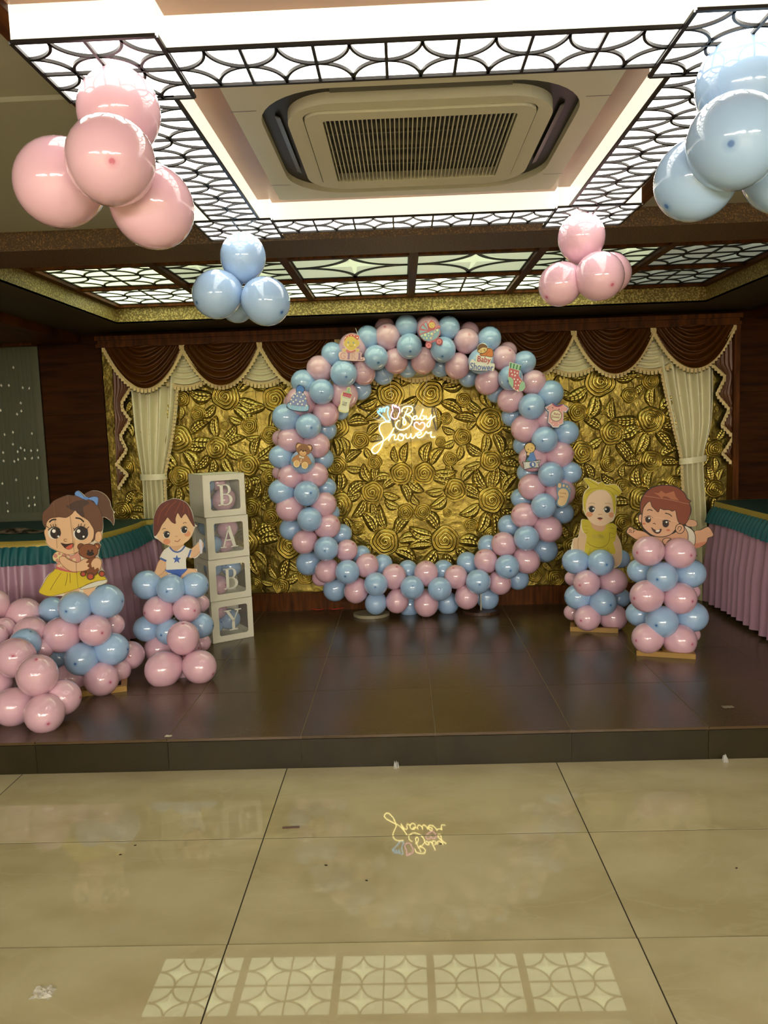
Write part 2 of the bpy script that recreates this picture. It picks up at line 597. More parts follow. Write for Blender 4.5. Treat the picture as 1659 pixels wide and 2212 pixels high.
def leaded(par, x0, x1, y0, y1, nx, ny, z, mat, w=0.006, edge=None):
    """nx x ny cells of the star pattern: panes as single objects, the came as one part"""
    mb = MB()
    dx, dy = (x1 - x0) / nx, (y1 - y0) / ny
    for i in range(nx):
        for j in range(ny):
            cx, cy = x0 + i * dx, y0 + j * dy
            o = link('pane', pane_mesh('s', mat), par)
            pv = PINV[par.name].translation
            o.location = (cx, cy, z); o.scale = (dx, dy, 1)
            for sx, sy in ((0, 0), (1, 0), (0, 1), (1, 1)):
                o = link('pane', pane_mesh('c', mat), par)
                o.location = (cx + sx * dx, cy + sy * dy, z + 0.0004)
                o.scale = (dx * (1 - 2 * sx), dy * (1 - 2 * sy), 1)
                ribbon(mb, [(cx + sx * dx + (1 - 2 * sx) * 0.5 * dx * math.cos(math.radians(90 * k / 14)), cy + sy * dy + (1 - 2 * sy) * 0.5 * dy * math.sin(math.radians(90 * k / 14))) for k in range(15)], w, z - 0.006, z)
    ew = edge or w * 1.5
    for i in range(nx + 1):
        ww = ew if i in (0, nx) else w * 1.1
        ribbon(mb, [(x0 + i * dx, y0), (x0 + i * dx, y1)], ww, z - 0.0062, z)
    for j in range(ny + 1):
        ww = ew if j in (0, ny) else w * 1.1
        ribbon(mb, [(x0, y0 + j * dy), (x1, y0 + j * dy)], ww, z - 0.0064, z)
    return mb.build('lead_came', BLACK, par)


PANE = emat('lit_opal_glass', (1.0, 0.955, 0.86), E_FIX)
SIDE = emat('lit_opal_side', (1.0, 0.95, 0.78), E_SIDE)

lamp = empty('ceiling_light', ((FX[0] + FX[3]) / 2, (FY[0] + FY[3]) / 2, ZF))
tag(lamp, 'large square lit ceiling lamp frame with black leaded star pattern around the air conditioner', 'ceiling light')
blocks = [(FX[a], FX[a + 1], FY[c], FY[c + 1]) for a in (0, 2) for c in (0, 2)]
for x0, x1, y0, y1 in blocks:
    leaded(lamp, x0, x1, y0, y1, 2, 2, ZF, PANE)
    for q in ((x0, x0 + 0.004, y0, y1), (x1 - 0.004, x1, y0, y1), (x0, x1, y0, y0 + 0.004), (x0, x1, y1 - 0.004, y1)):
        MB().box(q[0], q[1], q[2], q[3], ZF + 0.0008, ZC - 0.008).build('side_panel', SIDE, lamp)
sw = 0.045
strips = [(FX[1], FX[2], FY[0] + 0.065, FY[1] - 0.045, 7, 1), (FX[1], FX[2], FY[2] + 0.045, FY[3] - 0.065, 7, 1),
          (FX[0] + 0.065, FX[1] - 0.045, FY[1], FY[2], 1, 8), (FX[2] + 0.045, FX[3] - 0.065, FY[1], FY[2], 1, 8)]
for k, (x0, x1, y0, y1, nx, ny) in enumerate(strips):
    leaded(lamp, x0, x1, y0, y1, nx, ny, ZF + 0.003, PANE)
    qs = ((x0, x1, y0, y0 + 0.004), (x0, x1, y1 - 0.004, y1)) if k < 2 else ((x0, x0 + 0.004, y0, y1), (x1 - 0.004, x1, y0, y1))
    for q in qs:
        MB().box(q[0], q[1], q[2], q[3], ZF + 0.0038, ZC - 0.008).build('side_panel', SIDE, lamp)

# the hall goes on behind the photographer: plain lamps, a far row added for even frontal light
HALL = emat('lit_hall_glass', (1.0, 0.95, 0.86), E_HALL * 0.4)
HALL_FILL = emat('far_hall_fill_glow', (1.0, 0.95, 0.86), E_HALL * 1.9)
for hx, hy, hn in ((-2.3, -2.4, 'near the left wall'), (0.07, -2.4, 'in mid hall'), (2.4, -2.4, 'near the right wall'), (-2.3, -5.6, 'added fill light in the far left corner'), (0.07, -5.6, 'added fill light before the rear wall'), (2.4, -5.6, 'added fill light in the far right corner')):
    hl = empty('hall_ceiling_light', (hx, hy, ZC - 0.06))
    tag(hl, 'square lit opal hall lamp behind the photographer, %s' % hn, 'ceiling light', 'hall lamps behind the photographer')
    mb = MB()
    for q in ((-.6, .6, -.6, -.576), (-.6, .6, .576, .6), (-.6, -.576, -.576, .576), (.576, .6, -.576, .576)):
        mb.box(hx + q[0], hx + q[1], hy + q[2], hy + q[3], ZC - 0.06, ZC + 0.002)
    mb.build('diffuser', HALL if hy > -3 else HALL_FILL, hl)

# glass panels over the stage
cols = [RX0 + 0.02, -1.25, -0.575, 0.085, 0.735, 1.385, RX1 - 0.02]
rows_ = [3.56, 4.06, 4.68, RY1 - 0.02]
GL = [emat('lit_green_glass_%d' % i, c, s) for i, (c, s) in enumerate((((0.80, 0.92, 0.52), E_GLASS), ((0.62, 0.72, 0.46), E_GLASS * 0.42), ((0.45, 0.55, 0.45), E_GLASS * 0.16), ((0.85, 0.95, 0.60), E_GLASS * 1.7)))]
mb = MB()
for xx in cols:
    mb.box(xx - 0.022, xx + 0.022, rows_[0], rows_[-1] + 0.02, ZG - 0.026, ZG + 0.02)
for yy in rows_:
    mb.box(cols[0], cols[-1], yy - 0.018, yy + 0.018, ZG - 0.024, ZG + 0.02)
struct(mb.build('trim_8', WOODTRIM))
names = {0: 'rear', 1: 'middle', 2: 'front'}
bright = [[1, 1, 1, 1, 2, 2], [0, 1, 1, 1, 1, 2], [3, 3, 3, 3, 3, 2]]
for j in range(3):
    for i in range(6):
        x0, x1, y0, y1 = cols[i] + 0.024, cols[i + 1] - 0.024, rows_[j] + 0.02, rows_[j + 1] - 0.02
        gp = empty('leaded_glass_panel', ((x0 + x1) / 2, (y0 + y1) / 2, ZG))
        side = ['at the bead curtain end', 'over the boy cutout', 'over the BABY boxes side', 'over the ring', 'over the headband baby', 'at the long table end'][i]
        row = ['beside the speckled beam', 'in the middle row', 'beside the curtain pelmet'][j]
        tone = {0: 'lit green-white', 1: 'dim green', 2: 'unlit grey-green', 3: 'bright green-white'}[bright[j][i]]
        tag(gp, '%s leaded glass panel %s, %s' % (tone, row, side), 'glass panel', 'leaded glass panels over the stage')
        big = j == 1 and i in (2, 3)
        leaded(gp, x0, x1, y0, y1, 1 if big else 2, 1 if big else 2, ZG, GL[bright[j][i]], 0.011 if not big else 0.02, 0.008)

# ------------------------------------------------------------------ air conditioner
ac = empty('air_conditioner', (0.07, 2.335, ZC - 0.06))
tag(ac, 'off-white square ceiling cassette air conditioner with dark rounded slot and grille', 'air conditioner')


def rrect(cx, cy, w_, h_, r, z, n=10):
    pts = []
    for sx, sy, a0 in ((1, 1, 0), (-1, 1, 90), (-1, -1, 180), (1, -1, 270)):
        for k in range(n + 1):
            a = math.radians(a0 + 90 * k / n)
            pts.append((cx + sx * (w_ / 2 - r) + r * math.cos(a), cy + sy * (h_ / 2 - r) + r * math.sin(a), z))
    return pts


def rring(mb, cx, cy, a, b2, z0, z1):
    """rounded ring between outlines a and b2 = (w, h, r), swept from z0 to z1"""
    o0, o1 = rrect(cx, cy, *a, z0), rrect(cx, cy, *b2, z0)
    n = len(o0)
    vs = o0 + o1 + [(p[0], p[1], z1) for p in o0] + [(p[0], p[1], z1) for p in o1]
    fs = []
    for i in range(n):
        j = (i + 1) % n
        fs += [(i, n + i, n + j, j), (i, j, 2 * n + j, 2 * n + i), (n + i, 3 * n + i, 3 * n + j, n + j)]
    mb.add(vs, fs)


AX, AY = 0.07, 2.335
zp = ZC - 0.010
mb = MB(); rring(mb, AX, AY, (0.94, 0.93, 0.02), (0.82, 0.82, 0.20), zp - 0.026, zp); mb.build('panel_frame', ACW, ac)
for sx, sy in ((-1, -1), (1, -1), (-1, 1), (1, 1)):
    MB().add([(AX + sx * 0.475, AY + sy * 0.30, zp - 0.0262), (AX + sx * 0.475, AY + sy * 0.296, zp - 0.0262), (AX + sx * 0.41, AY + sy * 0.296, zp - 0.0262), (AX + sx * 0.41, AY + sy * 0.30, zp - 0.0262)], [(0, 1, 2, 3)]).build('panel_seam', ACG, ac)
MB().prism(rrect(AX, AY, 0.83, 0.83, 0.20, zp - 0.006), (0, 0, 0.006)).build('air_slot', ACD, ac)
for k in range(4):
    a = k * math.pi / 2
    c_, s_ = math.cos(a), math.sin(a)
    mb = MB()
    vs = [(-0.22, 0.362, 0), (0.22, 0.362, 0), (0.22, 0.376, 0.006), (-0.22, 0.376, 0.006)]
    mb.prism([(AX + p[0] * c_ - p[1] * s_, AY + p[0] * s_ + p[1] * c_, zp - 0.017 + p[2]) for p in vs], (0, 0, 0.003))
    mb.build('vane', ACG, ac)
mb = MB(); rring(mb, AX, AY, (0.685, 0.685, 0.13), (0.60, 0.60, 0.05), zp - 0.034, zp); mb.build('inner_frame', ACW, ac)
mb = MB(); rring(mb, AX, AY, (0.592, 0.592, 0.05), (0.50, 0.50, 0.012), zp - 0.040, zp); mb.build('grille_frame', ACW, ac)
MB().box(AX - 0.252, AX + 0.252, AY - 0.252, AY + 0.252, zp - 0.012, zp).build('filter', ACD, ac)
mb = MB()
n = 42
for i in range(n):
    xx = AX - 0.249 + 0.498 * (i + 0.5) / n
    mb.box(xx - 0.0014, xx + 0.0014, AY - 0.251, AY + 0.251, zp - 0.039, zp - 0.030)
g_ = mb.build('grille_bars', ACW, ac)
for i in range(3):
    yy = AY - 0.125 + 0.125 * i
    MB().box(AX - 0.250, AX + 0.250, yy - 0.003, yy + 0.003, zp - 0.029, zp - 0.020).build('cross_bar', ACG, ac)

# ------------------------------------------------------------------ balloons
def balloon_mesh(mat):
    nr, ns = 18, 26
    rows = []
    for i in range(nr + 1):
        ph = math.pi * (0.012 + 0.976 * i / nr)
        c, s = math.cos(ph), math.sin(ph)
        z = c * (1.04 if c > 0 else 1.16)
        r = s * (1 - (0.14 * (-c) ** 2 if c < 0 else 0))
        rows.append([(r * math.cos(2 * math.pi * j / ns), r * math.sin(2 * math.pi * j / ns), z) for j in range(ns + 1)])
    vs, fs = [], []
    for rw in rows:
        vs += rw[:-1]
    for i in range(nr):
        for j in range(ns):
            fs.append((i * ns + j, (i + 1) * ns + j, (i + 1) * ns + (j + 1) % ns, i * ns + (j + 1) % ns))
    fs.append(tuple(range(ns)))
    fs.append(tuple(nr * ns + j for j in range(ns))[::-1])
    return MB().add(vs, fs).mesh('balloon', mat, True)


def knot_mesh(mat):
    prof = [(0.05, -1.13), (0.035, -1.17), (0.06, -1.2), (0.03, -1.225), (0.085, -1.30)]
    ns = 10
    rows = [[(r * math.cos(2 * math.pi * j / ns), r * math.sin(2 * math.pi * j / ns), z) for j in range(ns + 1)] for r, z in prof]
    return MB().grid([r_[::-1] for r_ in rows]).mesh('knot', mat, True)


KPINK = M('knot_pink', (196, 104, 118), 0.35)
KBLUE = M('knot_blue', (84, 132, 180), 0.35)
BM = {'p': balloon_mesh(PINK), 'b': balloon_mesh(BLUE)}
KM = {'p': knot_mesh(KPINK), 'b': knot_mesh(KBLUE)}


def balloon(par, col, P, r, crown, knot=False, squash=1.0):
    """one balloon of radius r at P, its crown pointing along crown"""
    o = link('balloon', BM[col], par)
    q = Vector((0, 0, 1)).rotation_difference(Vector(crown).normalized())
    o.rotation_mode = 'QUATERNION'
    o.rotation_quaternion = q
    o.location = P
    s = R.uniform(0.985, 1.015)
    o.scale = (r * s, r * s, r * squash)
    if knot:
        k = bpy.data.objects.new('knot', KM[col])
        COL.objects.link(k)
        k.parent = o
    return o


def px_balloons(par, lst, x0, y0, sc, axis, hub_y, knot=False):
    """lst rows (col, zx, zy, rpx, y): balloon centres on the plane at depth y; axis(P) gives the hub the neck points to"""
    for col, zx, zy, rp, yy in lst:
        P = at(x0 + zx / sc, y0 + zy / sc, yy)
        r = rp / sc * depth(P) / FPX
        balloon(par, col, P, r, P - axis(P), knot)


# --- the ring
RC = at(915, 1007, 5.50)
RR = 272 * depth(RC) / FPX
ring = empty('balloon_ring', (RC.x, 5.50, SZ))
tag(ring, 'large round arch of pink and pale blue balloons before the carved gold wall', 'balloon arch')
YF, YM, YBK = 5.385, 5.455, 5.585


def ring_axis(P):
    d = Vector((P.x - RC.x, 0, P.z - RC.z)); d.normalize()
    return RC + d * RR


RING = [
    ((560, 660), [('b', 975, 290, 105, 'M'), ('p', 1150, 280, 115, 'M'), ('p', 1130, 205, 95, 'B'), ('b', 1320, 185, 102, 'M'), ('p', 1515, 205, 108, 'M'), ('p', 1500, 170, 100, 'B'), ('b', 1345, 365, 112, 'F'), ('b', 1045, 465, 107, 'F'),
                  ('p', 840, 380, 128, 'M'), ('b', 660, 435, 102, 'M'), ('p', 540, 565, 112, 'M'), ('b', 757, 610, 122, 'F'), ('p', 935, 605, 104, 'M'), ('b', 1110, 615, 92, 'B'), ('p', 1222, 500, 108, 'M'), ('b', 1330, 555, 90, 'B'),
                  ('p', 1470, 500, 110, 'M'), ('b', 400, 690, 112, 'M'), ('b', 560, 773, 112, 'F'), ('p', 760, 800, 122, 'M'), ('b', 905, 745, 98, 'B'), ('p', 370, 860, 128, 'M'), ('p', 295, 870, 75, 'B'), ('b', 245, 1005, 125, 'M'),
                  ('b', 440, 1080, 115, 'F'), ('p', 600, 970, 112, 'M'), ('b', 720, 945, 80, 'B'), ('p', 280, 1205, 115, 'M'), ('p', 190, 1190, 72, 'B'), ('p', 515, 1250, 115, 'M'), ('b', 590, 1110, 100, 'B'), ('b', 195, 1355, 105, 'M'),
                  ('b', 390, 1400, 108, 'F'), ('b', 565, 1370, 98, 'B')]),
    ((900, 660), [('b', 285, 200, 100, 'M'), ('p', 470, 240, 90, 'B'), ('p', 445, 318, 113, 'M'), ('b', 650, 300, 106, 'M'), ('b', 237, 395, 113, 'F'), ('p', 365, 545, 110, 'M'), ('b', 215, 550, 88, 'B'), ('b', 575, 500, 114, 'F'), ('p', 780, 470, 108, 'M'),
                  ('p', 815, 410, 80, 'B'), ('b', 465, 640, 88, 'B'), ('p', 635, 685, 112, 'M'), ('b', 965, 510, 100, 'M'), ('b', 840, 650, 110, 'F'), ('p', 1045, 690, 110, 'M'), ('b', 715, 780, 88, 'B'), ('p', 838, 845, 114, 'M'), ('b', 1195, 790, 116, 'M'),
                  ('b', 1030, 905, 116, 'F'), ('b', 855, 990, 92, 'B'), ('p', 1160, 1010, 95, 'M'), ('p', 975, 1100, 125, 'M'), ('b', 1340, 1140, 108, 'M'), ('b', 1148, 1200, 118, 'F'), ('b', 960, 1250, 92, 'B'), ('p', 1040, 1370, 122, 'M'), ('p', 1280, 1335, 120, 'M'), ('p', 1340, 1330, 68, 'B')]),
    ((900, 980), [('b', 1200, 185, 113, 'F'), ('b', 1375, 170, 98, 'M'), ('b', 995, 170, 92, 'B'), ('p', 1030, 297, 115, 'M'), ('p', 1290, 345, 125, 'M'), ('b', 940, 400, 92, 'B'), ('b', 1140, 467, 112, 'F'), ('p', 965, 555, 115, 'M'), ('b', 1310, 530, 95, 'B'), ('b', 825, 645, 95, 'B'),
                  ('p', 1180, 675, 120, 'M'), ('b', 985, 757, 111, 'F'), ('p', 780, 812, 109, 'M'), ('b', 1150, 860, 112, 'B'), ('b', 645, 825, 95, 'B'), ('p', 985, 957, 116, 'M'), ('b', 812, 1013, 108, 'F'), ('p', 620, 960, 106, 'M'), ('b', 455, 978, 95, 'B'), ('p', 745, 1160, 100, 'M'),
                  ('b', 905, 1120, 98, 'B'), ('b', 552, 1148, 109, 'F'), ('p', 352, 1103, 103, 'M'), ('b', 240, 1045, 90, 'B'), ('p', 448, 1287, 103, 'M'), ('b', 635, 1295, 100, 'B'), ('b', 207, 1213, 106, 'F'), ('p', 85, 1070, 107, 'M'), ('p', 85, 1348, 110, 'M'), ('b', 278, 1340, 100, 'B')]),
    ((560, 980), [('b', 1370, 1200, 107, 'F'), ('b', 1330, 1045, 88, 'B'), ('p', 1207, 1100, 110, 'M'), ('b', 1105, 990, 88, 'B'), ('b', 1345, 1365, 95, 'B'), ('p', 1235, 1322, 103, 'M'), ('b', 1045, 1170, 107, 'F'), ('b', 1045, 1340, 97, 'M'), ('p', 965, 1000, 105, 'M'), ('b', 915, 905, 80, 'B'), ('p', 868, 1230, 107, 'M'),
                  ('b', 790, 1060, 108, 'F'), ('b', 680, 1215, 105, 'B'), ('p', 605, 1050, 103, 'M'), ('p', 545, 1115, 70, 'B'), ('p', 785, 865, 95, 'M'), ('b', 600, 850, 109, 'F'), ('b', 440, 980, 108, 'B'), ('p', 405, 790, 107, 'M'), ('b', 740, 720, 88, 'B'), ('p', 612, 650, 113, 'M'), ('b', 452, 588, 110, 'F'),
                  ('b', 285, 675, 100, 'B'), ('p', 270, 490, 116, 'M'), ('p', 580, 455, 110, 'M'), ('b', 425, 355, 114, 'F'), ('b', 200, 340, 115, 'M'), ('p', 280, 205, 112, 'M'), ('p', 180, 170, 62, 'B'), ('p', 500, 190, 114, 'M'), ('b', 595, 305, 92, 'B'), ('b', 640, 530, 78, 'B')])]
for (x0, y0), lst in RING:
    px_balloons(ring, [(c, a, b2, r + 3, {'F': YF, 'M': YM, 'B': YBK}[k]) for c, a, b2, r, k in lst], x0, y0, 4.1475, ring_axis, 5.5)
# pipe the balloons are tied to, with two flat feet
PIPE = M('white_frame_pipe', (196, 192, 182), 0.4)
MB().tube([RC + Vector((math.cos(a) * RR, 0, math.sin(a) * RR)) for a in [2 * math.pi * k / 64 for k in range(64)]], 0.011, 8, True).build('frame_pipe', PIPE, ring, True)
for u, nm, cm in ((803, 'foot_plate', M('pale_foot_plate', (150, 140, 116), 0.35)), (1040, 'foot_plate', M('brown_foot_plate', (66, 44, 30), 0.4))):
    p = atz(u, 1326, SZ)
    mb = MB()
    mb.prism([(p.x + 0.13 * math.cos(t) * (1 + 0.06 * math.sin(3 * t)), 5.53 + 0.10 * math.sin(t), SZ + 0.001) for t in [2 * math.pi * k / 28 for k in range(28)]], (0, 0, 0.022))
    f_ = mb.build(nm, cm, ring)
    d_ = p.x - RC.x
    MB().tube([(p.x, 5.53, SZ + 0.02), (p.x, 5.51, RC.z - math.sqrt(max(0, RR * RR - d_ * d_)))], 0.008, 8).build('upright', PIPE, ring, True)


# --- columns and floor bunches
def column(name, label, x0, y0, sc, lst, yc, kind='balloon column'):
    pts = [at(x0 + a / sc, y0 + b2 / sc, yc) for _, a, b2, _, _ in lst]
    cx = sum(p.x for p in pts) / len(pts)
    o = empty(name, (cx, yc, SZ))
    tag(o, label, kind)
    px_balloons(o, lst, x0, y0, sc, lambda P: Vector((cx, yc, P.z)), yc)
    return o, cx


F1, M1, B1 = -0.085, -0.02, 0.085


def lay(lst, yc):
    return [(c, a, b2, r, yc + {'F': F1, 'M': M1, 'B': B1}[k]) for c, a, b2, r, k in lst]


FRAMEG = M('gilt_wood_frame', (152, 116, 52), 0.4, 0.2)


def base_frame(par, corner, ex, ey, w_=0.03, h_=0.03):
    """square floor frame from one corner along two unit vectors"""
    c0 = Vector((corner[0], corner[1], SZ + 0.0005))
    ex, ey = Vector((*ex, 0)), Vector((*ey, 0))
    ux, uy = ex.normalized(), ey.normalized()
    for a, b2, n_ in ((c0, ex, uy), (c0 + ey - uy * w_, ex, uy), (c0 + uy * w_, ey - uy * 2 * w_, ux), (c0 + ex - ux * w_ + uy * w_, ey - uy * 2 * w_, ux), (c0 + ex * 0.5 - ux * w_ / 2 + uy * w_, ey - uy * 2 * w_, ux)):
        MB().prism([a, a + b2, a + b2 + n_ * w_, a + n_ * w_], (0, 0, h_)).build('base_rail', FRAMEG, par)


def post(par, x_, y_, z1):
    MB().tube([(x_, y_, SZ + 0.01), (x_, y_, z1)], 0.012, 8).build('post', FRAMEG, par, True)


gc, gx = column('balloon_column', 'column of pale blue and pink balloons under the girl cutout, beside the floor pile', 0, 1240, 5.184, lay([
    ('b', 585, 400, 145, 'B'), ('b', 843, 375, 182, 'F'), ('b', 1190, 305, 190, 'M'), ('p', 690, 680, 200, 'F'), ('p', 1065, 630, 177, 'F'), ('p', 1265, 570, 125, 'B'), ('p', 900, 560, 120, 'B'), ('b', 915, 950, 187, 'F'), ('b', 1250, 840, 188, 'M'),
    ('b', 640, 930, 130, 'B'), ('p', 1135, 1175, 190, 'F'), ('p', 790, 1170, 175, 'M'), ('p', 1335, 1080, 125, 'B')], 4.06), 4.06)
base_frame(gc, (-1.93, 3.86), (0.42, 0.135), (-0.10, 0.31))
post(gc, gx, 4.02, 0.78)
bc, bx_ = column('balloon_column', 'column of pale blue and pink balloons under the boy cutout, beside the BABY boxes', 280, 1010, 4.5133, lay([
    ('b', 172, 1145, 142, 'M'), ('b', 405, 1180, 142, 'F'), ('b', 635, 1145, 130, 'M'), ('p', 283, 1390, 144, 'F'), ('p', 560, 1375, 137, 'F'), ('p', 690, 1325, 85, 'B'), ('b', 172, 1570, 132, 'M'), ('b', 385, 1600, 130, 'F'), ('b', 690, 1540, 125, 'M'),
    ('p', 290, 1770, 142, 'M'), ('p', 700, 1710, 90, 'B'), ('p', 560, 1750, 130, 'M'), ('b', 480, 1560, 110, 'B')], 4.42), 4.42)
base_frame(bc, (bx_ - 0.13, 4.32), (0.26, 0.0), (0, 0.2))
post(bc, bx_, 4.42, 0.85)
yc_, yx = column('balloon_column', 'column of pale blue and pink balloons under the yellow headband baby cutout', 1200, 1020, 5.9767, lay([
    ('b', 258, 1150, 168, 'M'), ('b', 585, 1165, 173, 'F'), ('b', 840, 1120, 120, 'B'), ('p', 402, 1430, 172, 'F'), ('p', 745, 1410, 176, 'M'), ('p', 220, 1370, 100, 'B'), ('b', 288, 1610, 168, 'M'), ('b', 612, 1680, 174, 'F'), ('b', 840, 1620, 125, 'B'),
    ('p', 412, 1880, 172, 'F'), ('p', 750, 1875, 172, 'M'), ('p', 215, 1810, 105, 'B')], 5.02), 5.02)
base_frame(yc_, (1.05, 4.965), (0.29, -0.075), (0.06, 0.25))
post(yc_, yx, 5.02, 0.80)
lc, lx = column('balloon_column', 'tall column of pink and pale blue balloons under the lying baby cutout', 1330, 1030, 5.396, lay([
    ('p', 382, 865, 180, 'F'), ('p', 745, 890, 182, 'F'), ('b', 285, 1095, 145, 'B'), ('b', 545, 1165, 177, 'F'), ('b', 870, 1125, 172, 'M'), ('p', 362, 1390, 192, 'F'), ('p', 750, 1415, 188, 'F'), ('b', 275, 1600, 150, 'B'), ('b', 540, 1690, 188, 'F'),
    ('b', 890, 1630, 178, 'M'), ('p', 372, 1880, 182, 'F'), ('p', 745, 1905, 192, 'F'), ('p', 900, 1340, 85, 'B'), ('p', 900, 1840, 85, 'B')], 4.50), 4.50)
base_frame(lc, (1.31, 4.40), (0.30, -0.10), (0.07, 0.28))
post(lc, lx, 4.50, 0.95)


def bunch(name, label, lst, hub, cat='balloon bunch', group=None, zbase=None):
    """a handful of balloons tied at one point; rows (col, u, v, rpx, y)"""
    hub = Vector(hub)
    o = empty(name, (hub.x, hub.y, SZ if zbase is None else zbase))
    tag(o, label, cat, group)
    for col, u, v, rp, yy in lst:
        P = at(u, v, yy)
        balloon(o, col, P, rp * depth(P) / FPX, P - hub, True)
    return o


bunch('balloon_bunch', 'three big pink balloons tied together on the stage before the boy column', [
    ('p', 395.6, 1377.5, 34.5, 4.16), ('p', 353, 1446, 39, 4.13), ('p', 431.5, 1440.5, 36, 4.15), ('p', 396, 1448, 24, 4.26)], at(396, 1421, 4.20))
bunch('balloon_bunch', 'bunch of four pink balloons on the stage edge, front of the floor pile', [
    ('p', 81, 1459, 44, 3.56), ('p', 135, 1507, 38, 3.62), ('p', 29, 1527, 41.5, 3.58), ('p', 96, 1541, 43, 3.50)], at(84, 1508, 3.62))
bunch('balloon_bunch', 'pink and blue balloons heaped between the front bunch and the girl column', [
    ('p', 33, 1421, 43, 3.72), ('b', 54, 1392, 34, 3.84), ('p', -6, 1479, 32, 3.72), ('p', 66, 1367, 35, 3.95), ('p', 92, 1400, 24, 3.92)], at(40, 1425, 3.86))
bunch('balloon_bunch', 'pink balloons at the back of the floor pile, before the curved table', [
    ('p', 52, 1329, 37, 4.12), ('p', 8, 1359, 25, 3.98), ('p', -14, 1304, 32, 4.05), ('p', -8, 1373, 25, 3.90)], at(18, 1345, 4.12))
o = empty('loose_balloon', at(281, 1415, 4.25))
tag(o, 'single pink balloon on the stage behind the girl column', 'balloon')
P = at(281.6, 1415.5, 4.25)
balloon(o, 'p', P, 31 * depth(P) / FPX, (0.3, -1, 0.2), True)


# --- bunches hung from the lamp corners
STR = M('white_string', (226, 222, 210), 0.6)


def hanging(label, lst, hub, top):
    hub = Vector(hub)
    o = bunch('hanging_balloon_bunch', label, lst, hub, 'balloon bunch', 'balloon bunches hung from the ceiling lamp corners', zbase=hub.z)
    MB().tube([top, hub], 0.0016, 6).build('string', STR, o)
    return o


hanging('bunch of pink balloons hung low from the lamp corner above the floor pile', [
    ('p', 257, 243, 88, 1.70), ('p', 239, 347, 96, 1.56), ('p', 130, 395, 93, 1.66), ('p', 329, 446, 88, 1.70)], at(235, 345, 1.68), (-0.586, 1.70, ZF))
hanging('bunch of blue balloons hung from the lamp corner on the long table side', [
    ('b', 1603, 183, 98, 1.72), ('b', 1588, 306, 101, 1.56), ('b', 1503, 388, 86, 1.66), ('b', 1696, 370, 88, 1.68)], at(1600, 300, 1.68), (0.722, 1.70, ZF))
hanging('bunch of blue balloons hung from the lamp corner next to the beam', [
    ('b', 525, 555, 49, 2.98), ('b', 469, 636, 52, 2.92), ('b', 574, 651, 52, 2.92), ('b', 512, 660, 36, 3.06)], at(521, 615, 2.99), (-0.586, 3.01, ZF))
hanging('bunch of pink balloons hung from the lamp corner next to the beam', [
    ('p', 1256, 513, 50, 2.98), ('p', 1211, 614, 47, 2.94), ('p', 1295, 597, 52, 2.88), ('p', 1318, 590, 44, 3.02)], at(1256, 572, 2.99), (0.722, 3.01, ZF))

# ------------------------------------------------------------------ flat printed boards
TXT = {}


def text_mesh(body, mat, shear=0.0):
    """outline of a word as a mesh in the XZ plane, 1 unit cap height, built-in font"""
    key = (body, mat.name, shear)
    if key in TXT:
        return TXT[key]
    cu = bpy.data.curves.new('text', 'FONT')
    cu.body = body
    cu.align_x = 'CENTER'; cu.align_y = 'CENTER'
    cu.resolution_u = 3
    cu.shear = shear
    cu.offset = 0.012
    ob = bpy.data.objects.new('text', cu)
    COL.objects.link(ob)
    dg = bpy.context.evaluated_depsgraph_get()
    me = bpy.data.meshes.new_from_object(ob.evaluated_get(dg))
    bpy.data.objects.remove(ob)
    xs = [v.co.x for v in me.vertices]; ys = [v.co.y for v in me.vertices]
    w_, h_ = max(xs) - min(xs), max(ys) - min(ys)
    cx, cy = (max(xs) + min(xs)) / 2, (max(ys) + min(ys)) / 2
    for v in me.vertices:
        v.co = ((v.co.x - cx) / w_, 0, (v.co.y - cy) / h_)
    me.materials.clear(); me.materials.append(mat)
    TXT[key] = me
    return me


